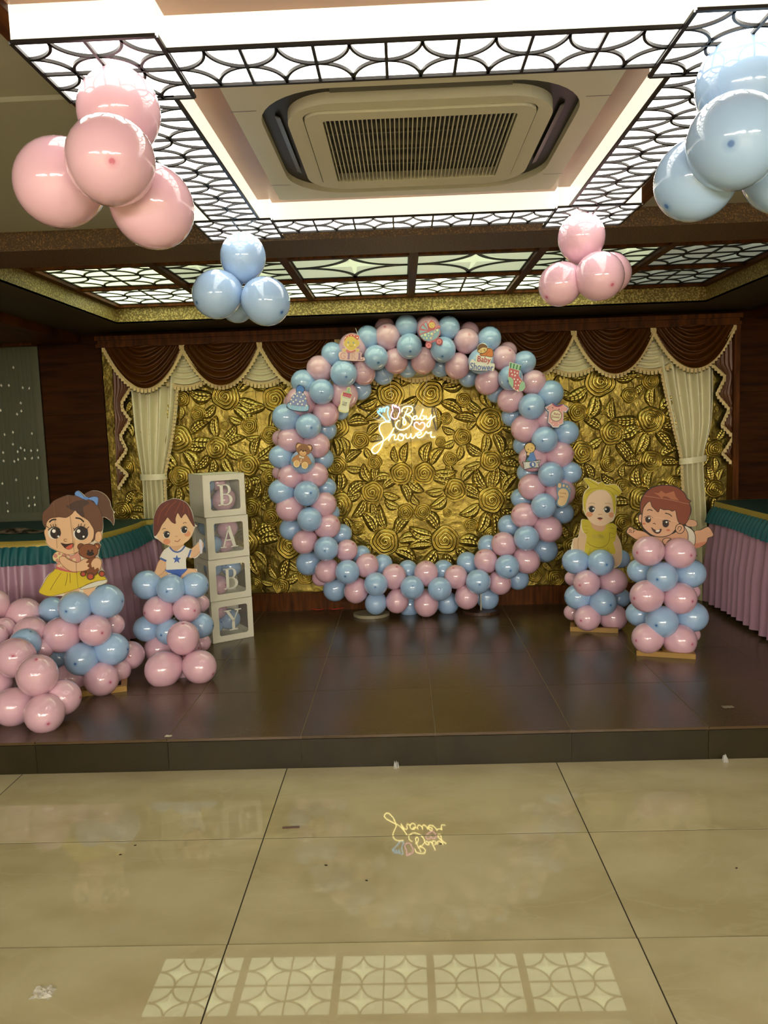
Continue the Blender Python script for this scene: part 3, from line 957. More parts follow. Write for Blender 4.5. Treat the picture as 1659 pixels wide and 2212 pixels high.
class Art:
    """a flat board at depth y, drawn in the pixel frame of one crop of the photograph"""

    def __init__(s, name, label, cat, x0, y0, sc, y, group=None, foot=None):
        s.x0, s.y0, s.sc, s.y = x0, y0, sc, y
        s.k = 0
        s.base = None
        s.name, s.label, s.cat, s.group = name, label, cat, group
        s.root = None

    def P(s, zx, zy, lift=0.0):
        return at(s.x0 + zx / s.sc, s.y0 + zy / s.sc, s.y - lift)

    def start(s, zx, zy):
        s.root = empty(s.name, s.P(zx, zy))
        tag(s.root, s.label, s.cat, s.group)

    def board(s, pts, rgb, th=0.006, smooth=True, n=4, pad=0.0):
        q = smoothpts([Vector((a, b2)) for a, b2 in pts], n) if smooth else [Vector(p) for p in pts]
        if s.root is None:
            s.start(sum(p[0] for p in pts) / len(pts), max(p[1] for p in pts))
        W = [s.P(p.x, p.y) for p in q]
        MB().prism(W, (0, th, 0)).build('board', C(rgb), s.root)
        if pad:
            cx = sum(p.x for p in W) / len(W); cz = sum(p.z for p in W) / len(W)
            MB().box(cx - 0.012, cx + 0.012, s.y + th, s.y + th + pad, cz - 0.012, cz + 0.012).build('foam_pad', WHITE, s.root)
        return s

    def _lift(s):
        s.k += 1
        return 0.0003 * s.k

    def poly(s, name, pts, rgb, smooth=True, n=4, line=None, lw=7):
        q = smoothpts([Vector((a, b2)) for a, b2 in pts], n) if smooth else [Vector(p) for p in pts]
        li = s._lift()
        MB().add([s.P(p.x, p.y, li) for p in q], [tuple(range(len(q)))]).build(name, C(rgb), s.root)
        if line:
            s.stroke('outline', [(p.x, p.y) for p in q] + [(q[0].x, q[0].y)], lw, line, smooth=False)
        return s

    def ell(s, name, cx, cy, rx, ry=None, rgb=(0, 0, 0), rot=0, line=None, lw=7):
        ry = ry or rx
        n = 18
        c_, s_ = math.cos(math.radians(rot)), math.sin(math.radians(rot))
        pts = []
        for k in range(n):
            a = 2 * math.pi * k / n
            ex, ey = rx * math.cos(a), ry * math.sin(a)
            pts.append((cx + ex * c_ - ey * s_, cy + ex * s_ + ey * c_))
        return s.poly(name, pts, rgb, False, line=line, lw=lw)

    def stroke(s, name, pts, w_, rgb, smooth=True, n=4):
        q = smoothpts([Vector((a, b2)) for a, b2 in pts], n, False) if smooth else [Vector(p) for p in pts]
        li = s._lift()
        rows = []
        for i, p in enumerate(q):
            t = q[min(i + 1, len(q) - 1)] - q[max(i - 1, 0)]
            if t.length < 1e-6:
                t = Vector((1, 0))
            t.normalize()
            nn = Vector((-t.y, t.x)) * w_ / 2
            rows.append([s.P(p.x + nn.x, p.y + nn.y, li), s.P(p.x - nn.x, p.y - nn.y, li)])
        MB().grid(rows).build(name, C(rgb), s.root)
        return s

    def many(s, name, items, rgb):
        """several small dots of one print colour, each a part"""
        li = s._lift()
        for it in items:
            cx, cy, r = it[:3]
            ry = it[3] if len(it) > 3 else r
            MB().add([s.P(cx + r * math.cos(2 * math.pi * k / 12), cy + ry * math.sin(2 * math.pi * k / 12), li) for k in range(12)], [tuple(range(12))]).build(name, C(rgb), s.root)
        return s

    def word(s, body, cx, cy, w_, h_, rgb, rot=0, shear=0.0):
        li = s._lift()
        me = text_mesh(body, C(rgb), shear)
        o = bpy.data.objects.new('lettering', me)
        COL.objects.link(o)
        o.parent = s.root
        o.matrix_parent_inverse = PINV[s.root.name]
        a, b2 = s.P(cx - w_ / 2, cy), s.P(cx + w_ / 2, cy)
        c_, d_ = s.P(cx, cy - h_ / 2), s.P(cx, cy + h_ / 2)
        o.location = s.P(cx, cy, li)
        o.scale = ((b2 - a).length, 1, (c_ - d_).length)
        ang = math.atan2(b2.z - a.z, b2.x - a.x)
        o.rotation_euler = (0, -ang + math.radians(rot), 0)
        return s


INK = (34, 24, 20)
SKIN = (222, 180, 140)
G1 = 'baby cutouts standing on the balloon columns'

# --- girl with a teddy
A = Art('girl_cutout', 'printed girl cutout with brown ponytail, yellow skirt and teddy bear on a balloon column', 'cutout', 0, 1030, 5.184, 4.00, G1)
A.start(820, 1345)
A.board([(470, 470), (480, 400), (540, 340), (600, 270), (700, 220), (760, 206), (842, 210), (842, 180), (870, 155), (905, 175), (945, 203), (985, 170), (1040, 155), (1110, 163), (1180, 203), (1228, 270), (1242, 330), (1268, 385), (1288, 395), (1268, 420), (1280, 480), (1270, 545), (1243, 502), (1190, 462), (1152, 460), (1154, 560), (1146, 620), (1138, 700), (1112, 738), (1128, 765), (1114, 810), (1104, 860), (1100, 895), (1138, 940), (1134, 1010), (1170, 1070), (1168, 1112), (1195, 1150), (1188, 1192), (1064, 1248), (1064, 1420), (720, 1420), (705, 1335), (560, 1340), (460, 1314), (434, 1280), (466, 1220), (528, 1108), (600, 1050), (636, 1028), (636, 960), (598, 938), (588, 890), (616, 848), (648, 838), (560, 792), (512, 732), (517, 690), (496, 640), (497, 600), (512, 580), (486, 540)], (226, 214, 190), 0.006, n=3)
A.poly('leg', [(720, 1280), (890, 1240), (885, 1415), (722, 1415)], SKIN, False)
A.poly('leg', [(930, 1220), (1050, 1170), (1062, 1250), (1060, 1415), (945, 1415)], SKIN, False)
A.poly('skirt_lining', [(900, 1245), (1050, 1180), (1192, 1150), (1180, 1192), (1062, 1232), (930, 1260)], (214, 212, 196), line=(120, 104, 20), lw=5)
A.poly('skirt', [(640, 1032), (900, 1056), (1010, 1060), (1120, 1090), (1190, 1146), (1100, 1165), (1000, 1192), (900, 1240), (720, 1300), (560, 1336), (462, 1310), (438, 1280), (480, 1210), (540, 1110), (600, 1055)], (212, 188, 36), line=(120, 96, 20), lw=5)
for q in ([(560, 1270), (620, 1170), (685, 1075)], [(730, 1220), (750, 1140), (755, 1080)], [(785, 1190), (783, 1080)]):
    A.stroke('skirt_fold', q, 5, (96, 78, 18))
A.poly('blouse', [(650, 842), (720, 850), (800, 885), (880, 850), (905, 1000), (840, 1060), (638, 1012), (648, 955)], (214, 150, 132), line=(130, 84, 40), lw=5)
A.many('polka_dot', [(700, 880, 22), (760, 905, 20), (830, 930, 20), (690, 985, 18), (660, 1000, 14)], (228, 206, 160))
A.poly('belt', [(636, 1004), (720, 1036), (800, 1056), (862, 1058), (858, 1074), (740, 1062), (634, 1032)], (196, 92, 96))
A.poly('sleeve', [(650, 838), (700, 850), (735, 880), (690, 930), (640, 950), (600, 935), (590, 890), (616, 853)], (226, 212, 152), line=(130, 96, 50), lw=5)
A.many('polka_dot', [(622, 885, 24), (665, 860, 16), (640, 932, 18), (708, 880, 20)], (206, 136, 122))
A.ell('ear', 1098, 668, 42, 64, (222, 178, 136), line=(150, 100, 60), lw=5)
A.poly('face', [(513, 580), (518, 520), (560, 468), (650, 450), (780, 418), (840, 370), (900, 436), (1000, 498), (1052, 590), (1058, 700), (1015, 735), (945, 775), (865, 842), (780, 870), (700, 852), (590, 802), (528, 750), (514, 700), (499, 640), (499, 600)], (226, 184, 142), line=(150, 104, 60), lw=5)
A.poly('ponytail', [(945, 205), (985, 170), (1040, 157), (1110, 165), (1180, 205), (1225, 270), (1240, 330), (1268, 395), (1266, 430), (1276, 480), (1268, 540), (1245, 500), (1190, 455), (1145, 440), (1110, 350), (1085, 320), (1000, 250)], (92, 60, 40))
A.poly('hair', [(472, 470), (482, 400), (540, 340), (600, 270), (700, 222), (760, 210), (860, 217), (960, 247), (1060, 292), (1110, 352), (1143, 440), (1149, 540), (1138, 606), (1095, 612), (1068, 640), (1060, 700), (1022, 726), (1048, 680), (1052, 600), (1028, 548), (978, 478), (900, 428), (846, 376), (800, 420), (740, 456), (662, 450), (570, 462), (522, 510), (514, 572), (490, 540)], (104, 66, 44), line=(48, 28, 18), lw=5)
A.poly('hair_shade', [(780, 310), (850, 270), (950, 260), (1000, 292), (960, 322), (930, 350), (942, 452), (870, 410), (842, 378), (800, 372), (740, 330)], (72, 50, 42))
A.poly('hair_tie', [(842, 205), (842, 175), (872, 157), (910, 185), (945, 228), (938, 250), (890, 228)], (104, 148, 208), line=(40, 62, 110), lw=5)
A.poly('hair_tie', [(985, 246), (1030, 225), (1080, 223), (1102, 250), (1086, 320), (1046, 272)], (104, 148, 208), line=(40, 62, 110), lw=5)
A.ell('hair_tie', 965, 241, 26, 18, (88, 132, 196))
A.stroke('eyebrow', [(550, 510), (585, 482), (630, 478)], 17, INK)
A.stroke('eyebrow', [(845, 460), (900, 470), (938, 505)], 17, INK)
for cx, cy, rx, ry, ix, iy, irx, iry, hx, hy, h2x, h2y in ((608, 632, 72, 66, 622, 630, 60, 64, 603, 608, 654, 668), (905, 638, 88, 74, 912, 635, 76, 74, 880, 608, 936, 670)):
    A.ell('eye_white', cx, cy, rx, ry, (226, 220, 206))
    A.ell('eye', ix, iy, irx, iry, (38, 28, 22))
    A.ell('eye_glint', hx, hy, 20, 20, (240, 238, 232))
    A.ell('eye_glint', h2x, h2y, 12, 12, (240, 238, 232))
A.stroke('eyelid', [(538, 600), (570, 572), (620, 562), (672, 590)], 11, INK)
A.stroke('eyelid', [(828, 605), (862, 568), (920, 558), (982, 598)], 11, INK)
for q in (((545, 575), (522, 552)), ((575, 560), (565, 532)), ((598, 556), (594, 528)), ((622, 556), (626, 532)), ((875, 560), (880, 530)), ((905, 556), (910, 522)), ((940, 560), (950, 530)), ((972, 580), (998, 558)), ((838, 590), (818, 578))):
    A.stroke('eyelash', q, 7, INK, False)
A.stroke('nose', [(752, 700), (722, 698), (718, 718), (750, 724)], 7, (140, 96, 56))
A.poly('mouth', [(680, 740), (740, 752), (820, 744), (812, 790), (772, 814), (732, 802), (702, 772)], (58, 22, 16))
A.poly('tongue', [(735, 796), (780, 764), (815, 754), (806, 792), (772, 812)], (206, 92, 72))
A.ell('teddy_ear', 906, 784, 38, 38, (122, 68, 34), line=(58, 28, 14), lw=6)
A.ell('teddy_ear', 1085, 778, 37, 37, (122, 68, 34), line=(58, 28, 14), lw=6)
A.many('teddy_inner_ear', [(928, 796, 20), (1082, 786, 19)], (206, 134, 90))
A.ell('teddy_body', 1030, 1000, 80, 112, (122, 68, 34), line=(58, 28, 14), lw=6)
A.ell('teddy_head', 990, 832, 108, 80, (130, 74, 38), line=(58, 28, 14), lw=6)
A.many('teddy_eye', [(990, 832, 13), (1031, 828, 13)], INK)
A.ell('teddy_nose', 1012, 862, 43, 24, INK)
for cx, cy, r in ((930, 1086, 30), (1012, 1114, 40), (1140, 1084, 33)):
    A.ell('teddy_foot', cx, cy, r, r, (120, 66, 34), line=(58, 28, 14), lw=6)
    A.ell('teddy_pad', cx + 2, cy + 4, r * 0.68, r * 0.62, (186, 76, 54))
A.poly('arm', [(665, 902), (720, 890), (760, 922), (850, 958), (890, 950), (945, 918), (990, 925), (965, 960), (1000, 965), (980, 1000), (1002, 1020), (960, 1048), (880, 1060), (800, 1060), (720, 1010), (676, 960)], SKIN, line=(140, 96, 56), lw=6)
A.poly('hand', [(1020, 970), (1045, 925), (1085, 906), (1128, 930), (1136, 985), (1112, 1052), (1096, 1020), (1060, 1040), (1050, 1010), (1030, 1015)], SKIN, line=(140, 96, 56), lw=6)

for q in ([(758, 212), (785, 450), (832, 860)], [(852, 960), (858, 1080), (874, 1240)], [(600, 290), (640, 800)]):
    A.stroke('seam', q, 4, (122, 88, 52))

# --- boy with a star shirt
A = Art('boy_cutout', 'printed boy cutout with red-brown hair and white star shirt on a balloon column', 'cutout', 280, 1010, 4.5133, 4.395, G1)
A.start(450, 1150)
A.board([(238, 672), (229, 560), (242, 458), (288, 368), (350, 326), (385, 315), (420, 302), (482, 307), (553, 343), (594, 398), (619, 470), (630, 545), (658, 572), (637, 582), (617, 642), (580, 702), (522, 747), (532, 762), (600, 795), (680, 716), (718, 735), (718, 777), (692, 832), (640, 884), (556, 874), (553, 984), (642, 987), (660, 1020), (655, 1180), (260, 1180), (227, 1110), (232, 1050), (257, 980), (296, 907), (296, 870), (338, 800), (398, 767), (338, 748), (278, 702)], (226, 214, 196), n=3)
A.poly('leg', [(350, 1015), (372, 1060), (300, 1170), (262, 1140), (233, 1108), (235, 1060), (290, 1012)], (218, 176, 134), line=(170, 120, 84), lw=4)
A.poly('leg', [(545, 990), (620, 988), (656, 1020), (650, 1120), (500, 1120), (490, 1060)], (218, 176, 134), line=(170, 120, 84), lw=4)
A.poly('briefs', [(353, 990), (552, 982), (540, 1020), (500, 1062), (490, 1160), (420, 1150), (418, 1045), (372, 1022)], (62, 98, 176))
A.poly('neck', [(400, 740), (520, 740), (515, 780), (450, 815), (400, 780)], (212, 166, 126))
A.poly('arm', [(298, 898), (358, 920), (352, 985), (302, 1044), (250, 1054), (258, 980)], (220, 178, 138), line=(170, 120, 84), lw=4)
A.poly('arm', [(600, 798), (662, 744), (682, 718), (716, 738), (712, 776), (664, 850), (604, 882), (585, 872)], (220, 178, 138), line=(170, 120, 84), lw=4)
A.poly('feeding_bottle', [(676, 714), (702, 712), (710, 822), (690, 832)], (206, 204, 214))
A.poly('shirt', [(340, 800), (390, 768), (450, 822), (520, 764), (605, 796), (592, 876), (548, 868), (552, 988), (356, 998), (356, 920), (298, 896)], (224, 220, 208), False)
A.stroke('collar', [(390, 775), (425, 812), (465, 824), (505, 808), (540, 765)], 15, (70, 98, 160))
A.stroke('cuff', [(298, 884), (358, 912)], 20, (70, 98, 160), False)
A.stroke('cuff', [(572, 872), (598, 800)], 17, (70, 98, 160), False)
A.poly('star', [(460 + (44 if k % 2 == 0 else 19) * math.sin(k * math.pi / 5), 895 - (44 if k % 2 == 0 else 19) * math.cos(k * math.pi / 5)) for k in range(10)], (62, 98, 176), False)
A.poly('face', [(266, 600), (300, 520), (400, 430), (520, 440), (600, 520), (622, 580), (610, 650), (570, 710), (500, 755), (410, 765), (340, 745), (285, 700), (265, 660)], (226, 188, 144))
A.many('cheek', [(362, 722, 36, 30), (562, 645, 32, 30)], (216, 146, 104))
A.poly('hair', [(242, 668), (233, 560), (246, 460), (292, 372), (350, 332), (385, 320), (420, 307), (480, 312), (550, 347), (588, 402), (612, 470), (634, 578), (595, 528), (548, 452), (520, 470), (502, 492), (470, 442), (446, 500), (448, 546), (410, 530), (372, 486), (350, 512), (312, 562), (284, 622)], (98, 40, 24), n=3, line=(60, 22, 14), lw=4)
for q in ([(270, 560), (300, 440), (380, 350)], [(345, 470), (390, 390), (450, 330)], [(440, 450), (470, 390), (500, 330)], [(520, 440), (530, 380), (520, 330)], [(580, 470), (575, 420), (555, 370)]):
    A.stroke('hair_strand', q, 7, (136, 62, 36))
for cx, cy in ((362, 655), (533, 608)):
    A.ell('eye_white', cx - 2, cy + 2, 34, 34, (226, 222, 210))
    A.ell('eye', cx, cy, 28, 31, (26, 20, 18))
    A.ell('eye_glint', cx + 14, cy - 11, 8, 8, (240, 238, 232))
    A.stroke('eyelid', [(cx - 34, cy - 8), (cx - 18, cy - 30), (cx + 10, cy - 33), (cx + 30, cy - 14)], 6, INK)
A.stroke('eyebrow', [(318, 606), (336, 592), (354, 598)], 5, (80, 42, 28))
A.stroke('eyebrow', [(520, 546), (538, 535), (556, 540)], 5, (80, 42, 28))
A.stroke('nose', [(444, 676), (456, 668), (468, 674)], 5, (190, 130, 92))
A.stroke('mouth', [(438, 714), (462, 722), (480, 714), (492, 698)], 6, (150, 70, 52))

# --- baby with a yellow headband
A = Art('headband_baby_cutout', 'printed baby cutout with yellow knotted headband and yellow ruffled top', 'cutout', 1200, 1020, 5.9767, 4.985, G1)
A.start(560, 1200)
A.board([(363, 83), (420, 75), (500, 108), (560, 138), (600, 118), (650, 158), (740, 152), (802, 172), (858, 260), (792, 308), (784, 400), (778, 520), (748, 622), (694, 660), (788, 688), (784, 790), (834, 880), (858, 1000), (848, 1162), (760, 1240), (600, 1240), (230, 1080), (218, 900), (247, 848), (292, 838), (322, 700), (342, 607), (438, 620), (392, 560), (357, 470), (352, 340), (376, 250), (428, 190), (378, 130)], (226, 216, 190), n=3)
A.poly('arm', [(325, 700), (345, 770), (395, 830), (370, 1020), (370, 1100), (300, 1080), (235, 1060), (225, 900), (250, 850), (295, 842)], (212, 178, 140))
A.stroke('arm_crease', [(300, 850), (288, 920), (296, 1000)], 8, (180, 136, 100))
A.poly('arm', [(780, 800), (830, 880), (853, 1000), (843, 1160), (765, 1220), (740, 1060), (775, 1040), (750, 900)], (214, 180, 144))
A.poly('neck', [(460, 650), (660, 670), (645, 740), (560, 772), (485, 742)], (206, 160, 122))
A.poly('top', [(345, 612), (440, 626), (470, 700), (510, 745), (590, 766), (640, 732), (662, 662), (784, 690), (772, 880), (745, 902), (775, 1040), (700, 1060), (600, 1120), (430, 1100), (375, 1020), (400, 832), (360, 770), (337, 700)], (196, 178, 36), n=3)
A.stroke('bib_edge', [(405, 900), (455, 945), (560, 975), (640, 955), (690, 890), (700, 780)], 8, (140, 126, 20))
for q in ([(360, 690), (420, 700)], [(365, 740), (425, 748)], [(375, 790), (420, 780)], [(700, 720), (765, 725)], [(705, 780), (762, 800)], [(710, 850), (760, 840)], [(430, 1060), (450, 980)], [(690, 1020), (670, 970)]):
    A.stroke('ruffle_fold', q, 6, (150, 136, 24))
for k in range(9):
    A.stroke('embroidery', [(482 + 17 * k, 806 + (k % 3) * 4), (486 + 17 * k, 830), (482 + 17 * k + (k % 2) * 8, 856)], 5, (168, 150, 84))
A.poly('face', [(390, 520), (393, 400), (428, 310), (500, 248), (570, 232), (660, 248), (722, 320), (744, 430), (752, 560), (740, 612), (690, 657), (620, 690), (550, 690), (480, 662), (420, 602)], (226, 196, 162))
A.many('cheek', [(437, 545, 44, 34), (720, 552, 32, 36)], (216, 150, 108))
A.poly('headband', [(372, 480), (358, 380), (365, 300), (400, 232), (440, 192), (382, 130), (367, 87), (420, 80), (500, 117), (560, 150), (600, 124), (650, 165), (740, 157), (800, 178), (853, 260), (800, 304), (768, 290), (781, 380), (768, 520), (752, 535), (742, 420), (722, 312), (655, 240), (560, 228), (480, 256), (410, 330), (390, 420), (390, 522)], (198, 180, 40), n=3)
A.ell('headband_knot', 600, 172, 36, 46, (186, 168, 32), 10)
for q in ([(420, 95), (470, 130), (560, 180)], [(650, 180), (720, 200), (820, 262)], [(400, 270), (460, 220), (560, 205)], [(640, 215), (710, 250), (755, 310)]):
    A.stroke('headband_fold', q, 6, (146, 130, 24))
for cx, cy, gx_ in ((468, 480, 488), (668, 485, 650)):
    A.ell('eye_white', cx, cy + 2, 48, 38, (232, 226, 212))
    A.ell('eye', cx, cy, 38, 40, (22, 22, 24))
    A.ell('eye_glint', gx_, cy - 8, 11, 12, (240, 240, 236))
    A.stroke('eyelid', [(cx - 48, cy - 4), (cx - 24, cy - 38), (cx + 20, cy - 40), (cx + 46, cy - 8)], 6, (40, 28, 24))
A.stroke('eyebrow', [(425, 408), (468, 397), (510, 406)], 6, (176, 136, 96))
A.stroke('eyebrow', [(638, 404), (680, 399), (716, 414)], 6, (176, 136, 96))
A.stroke('nose', [(548, 538), (562, 548), (576, 542), (590, 548), (602, 538)], 6, (186, 120, 84))
A.poly('mouth', [(535, 596), (570, 584), (616, 596), (576, 604)], (70, 20, 18))
A.poly('lip', [(545, 600), (576, 606), (606, 600), (576, 622)], (196, 96, 72))

# --- baby lying on its tummy
A = Art('lying_baby_cutout', 'printed baby cutout lying on its tummy with red-brown hair and white nappy', 'cutout', 1330, 1030, 5.396, 4.462, G1)
A.start(600, 860)
A.board([(288, 420), (282, 330), (308, 238), (368, 158), (450, 111), (540, 93), (642, 96), (742, 132), (814, 198), (834, 248), (886, 285), (864, 302), (884, 370), (874, 440), (846, 498), (900, 496), (949, 528), (944, 574), (884, 584), (922, 636), (990, 616), (1050, 586), (1092, 586), (1140, 660), (1134, 694), (1079, 719), (1064, 762), (1012, 814), (930, 840), (900, 960), (300, 960), (296, 745), (228, 728), (136, 662), (126, 630), (168, 578), (240, 616), (326, 634), (298, 562), (298, 514), (262, 482), (266, 438)], (44, 28, 22), n=3)
A.poly('foot', [(838, 506), (900, 502), (943, 530), (938, 570), (870, 580), (820, 560)], (200, 152, 122))
A.poly('leg', [(915, 645), (990, 622), (1050, 592), (1089, 592), (1133, 660), (1128, 690), (1074, 713), (1058, 758), (1008, 806), (930, 832), (900, 780)], (202, 152, 120))
A.poly('leg_shade', [(1060, 755), (1010, 805), (930, 830), (905, 785), (980, 770)], (186, 116, 88))
A.poly('body', [(560, 690), (680, 660), (800, 572), (850, 640), (870, 720), (880, 940), (320, 940), (305, 742), (420, 700)], (204, 152, 120), n=3)
A.poly('arm', [(238, 622), (330, 642), (420, 700), (520, 720), (480, 800), (300, 736), (230, 722), (142, 660), (133, 630), (170, 585)], (206, 156, 124), n=3)
for q in ([(150, 625), (170, 618), (185, 630)], [(150, 650), (172, 640), (188, 652)], [(185, 590), (205, 600), (212, 622)], [(205, 655), (208, 635), (225, 630)]):
    A.stroke('finger_line', q, 7, INK)
A.poly('nappy', [(800, 572), (870, 600), (920, 660), (927, 760), (905, 800), (850, 780), (842, 660)], (206, 198, 182), line=INK, lw=7)
A.ell('ear', 291, 485, 27, 50, (206, 156, 124), line=INK, lw=7)
A.poly('face', [(310, 430), (330, 350), (400, 280), (440, 360), (495, 400), (520, 365), (690, 380), (722, 480), (742, 540), (690, 622), (640, 672), (550, 700), (450, 690), (370, 642), (306, 562)], (208, 162, 130), line=INK, lw=9)
A.poly('hair', [(292, 425), (287, 330), (312, 240), (372, 162), (452, 117), (540, 99), (640, 102), (738, 137), (808, 202), (828, 252), (876, 285), (858, 302), (876, 370), (862, 460), (828, 530), (790, 560), (735, 530), (712, 470), (696, 390), (660, 402), (620, 384), (560, 384), (516, 368), (496, 412), (450, 370), (420, 340), (400, 286), (340, 330), (312, 400), (308, 432)], (126, 58, 32), n=3, line=INK, lw=7)
A.poly('hair_shine', [(440, 185), (500, 190), (530, 162), (580, 195), (680, 167), (700, 230), (740, 278), (650, 263), (600, 232), (560, 226), (540, 252), (492, 213)], (168, 100, 68), False)
A.ell('ear', 748, 605, 52, 56, (208, 160, 128), line=INK, lw=8)
A.stroke('ear_line', [(722, 615), (735, 580), (768, 590), (752, 625), (735, 632)], 7, INK)
A.stroke('eyebrow', [(368, 392), (398, 382), (430, 396)], 10, INK)
A.stroke('eyebrow', [(575, 424), (620, 434), (656, 462)], 11, INK)
for cx, cy, rx, ry, gx_, gy_ in ((378, 498, 33, 38, 390, 484), (583, 546, 38, 44, 592, 528)):
    A.ell('eye', cx, cy, rx, ry, (36, 20, 16))
    A.ell('eye_glint', gx_, gy_, 11, 11, (238, 234, 226))
    A.stroke('eyelid', [(cx - 42, cy - 26), (cx - 15, cy - 40), (cx + 22, cy - 40), (cx + 56, cy - 22)], 8, INK)
A.many('cheek', [(330, 546, 20, 12), (612, 622, 22, 13)], (196, 110, 84))
A.stroke('nose', [(434, 550), (450, 540), (464, 556)], 7, INK)
A.poly('mouth', [(418, 592), (440, 610), (480, 626), (532, 608), (518, 648), (478, 660), (442, 636)], (70, 22, 18), line=INK, lw=6)
A.poly('tooth', [(466, 626), (512, 618), (504, 640), (474, 642)], (230, 226, 214))
A.poly('hand', [(548, 740), (585, 714), (645, 722), (610, 748), (578, 792), (556, 775)], (206, 156, 124), line=INK, lw=7)

A.stroke('seam', [(330, 222), (600, 262), (856, 318)], 4, (190, 140, 112), False)
A.stroke('seam', [(330, 455), (520, 480), (715, 525)], 4, (226, 190, 160), False)

# --- small signs stuck on the ring
G2 = 'small printed signs stuck on the balloon ring'
A = Art('girl_sign', 'pink GIRL sign with a yellow baby face and red headband, on the balloon ring', 'sign', 720, 700, 20.7375, 5.325, G2)
A.board([(240, 1400), (270, 1270), (400, 1220), (390, 1180), (430, 1100), (520, 1080), (470, 950), (440, 870), (480, 700), (560, 540), (700, 440), (850, 420), (980, 480), (1130, 510), (1160, 600), (1140, 700), (1205, 840), (1150, 960), (1030, 1080), (1150, 1110), (1180, 1200), (1140, 1260), (1260, 1290), (1260, 1480), (1380, 1490), (1330, 1650), (380, 1610), (280, 1520)], (226, 186, 180), 0.004, pad=0.03)
A.poly('face', [(480, 850), (540, 680), (680, 570), (820, 550), (980, 620), (1100, 720), (1170, 850), (1130, 950), (1000, 1080), (900, 1170), (720, 1170), (560, 1030), (480, 920)], (212, 182, 92))
A.poly('headband', [(480, 800), (520, 640), (640, 500), (800, 440), (950, 490), (1130, 520), (1130, 680), (1050, 700), (960, 620), (800, 548), (640, 592), (540, 700)], (196, 92, 84))
A.many('dot', [(555, 615, 24), (670, 535, 22), (800, 505, 22), (935, 520, 22), (1070, 605, 36)], (238, 218, 190))
A.many('eye', [(675, 825, 36), (905, 835, 36)], (130, 148, 166))
A.many('cheek', [(648, 935, 38), (965, 940, 38)], (242, 220, 186))
A.stroke('mouth', [(735, 970), (810, 1008), (890, 972)], 18, (140, 104, 40))
A.many('hand', [(490, 1165, 78, 60), (1085, 1175, 78, 66)], (216, 186, 112))
A.poly('collar', [(580, 1140), (680, 1180), (800, 1215), (990, 1150), (960, 1240), (800, 1275), (610, 1270)], (206, 112, 106))
A.stroke('lettering', [(540, 1330), (450, 1290), (360, 1330), (320, 1420), (360, 1510), (450, 1545), (520, 1520), (520, 1440), (450, 1440)], 46, (206, 158, 150))
A.poly('lettering', [(620, 1275), (770, 1275), (770, 1300), (742, 1305), (726, 1560), (748, 1580), (612, 1580), (612, 1556), (636, 1552), (652, 1305), (620, 1300)], (156, 116, 148), False)
A.stroke('lettering', [(830, 1570), (845, 1300), (950, 1310), (960, 1390), (870, 1420), (1010, 1580)], 44, (206, 164, 152), False)
A.poly('lettering', [(1110, 1290), (1245, 1290), (1240, 1312), (1216, 1318), (1204, 1570), (1290, 1575), (1320, 1510), (1345, 1515), (1320, 1608), (1080, 1600), (1085, 1580), (1120, 1575), (1134, 1318), (1110, 1312)], (156, 116, 148), False)

A = Art('hat_sign', 'printed blue bobble hat sign with white dots, on the balloon ring', 'sign', 600, 820, 18.433, 5.325, G2)
A.board([(350, 1050), (400, 920), (470, 880), (560, 690), (720, 510), (720, 440), (740, 320), (820, 210), (940, 225), (1060, 310), (1065, 430), (1020, 520), (1120, 680), (1185, 980), (1245, 1040), (1235, 1200), (1130, 1280), (800, 1276), (500, 1206), (360, 1116)], (36, 48, 84), 0.004, pad=0.03)
A.poly('pompom', [(755, 330), (840, 245), (930, 240), (1030, 330), (1040, 430), (980, 490), (860, 455), (750, 470)], (72, 122, 196))
A.poly('cap', [(470, 990), (520, 800), (620, 610), (740, 500), (870, 465), (1000, 530), (1100, 670), (1160, 900), (1172, 1030), (1080, 1064), (700, 1034)], (132, 142, 190))
A.poly('brim', [(372, 1040), (440, 920), (480, 1000), (700, 1040), (1080, 1068), (1200, 1012), (1222, 1180), (1100, 1250), (750, 1232), (480, 1162)], (142, 186, 216))
for xx in (490, 690, 890, 1090):
    A.stroke('brim_rib', [(xx + 10, 1030 + (xx - 490) * 0.06), (xx - 10, 1150 + (xx - 490) * 0.12)], 24, (186, 196, 210), False)
A.many('dot', [(a, b2, 34) for a, b2 in ((865, 505), (695, 575), (775, 650), (1005, 590), (625, 690), (925, 695), (540, 795), (725, 812), (1105, 755), (620, 885), (885, 880), (1005, 845), (505, 960), (795, 970), (968, 985), (1140, 1030))], (236, 234, 212))

A = Art('bottle_sign', 'printed baby bottle sign reading Cute Baby with a red cap, on the balloon ring', 'sign', 720, 830, 27.65, 5.325, G2)
A.board([(290, 1450), (330, 1330), (410, 1150), (440, 900), (480, 620), (560, 470), (700, 430), (820, 380), (790, 280), (850, 190), (930, 160), (1010, 200), (1045, 290), (1000, 430), (1115, 580), (1105, 720), (1050, 840), (990, 1060), (940, 1300), (945, 1520), (885, 1645), (740, 1705), (500, 1675), (330, 1585)], (222, 214, 150), 0.004, pad=0.03)
A.poly('teat', [(720, 440), (840, 400), (862, 260), (930, 205), (1000, 260), (975, 400), (1000, 490), (1040, 560), (720, 480)], (146, 184, 150))
A.poly('bottle_body', [(530, 700), (1040, 820), (975, 1060), (902, 1280), (912, 1520), (800, 1630), (480, 1570), (362, 1450), (400, 1340), (480, 1150), (524, 900)], (222, 220, 192))
A.poly('bottle_cap', [(545, 700), (590, 468), (1090, 590), (1100, 660), (1025, 830)], (180, 70, 88), False)
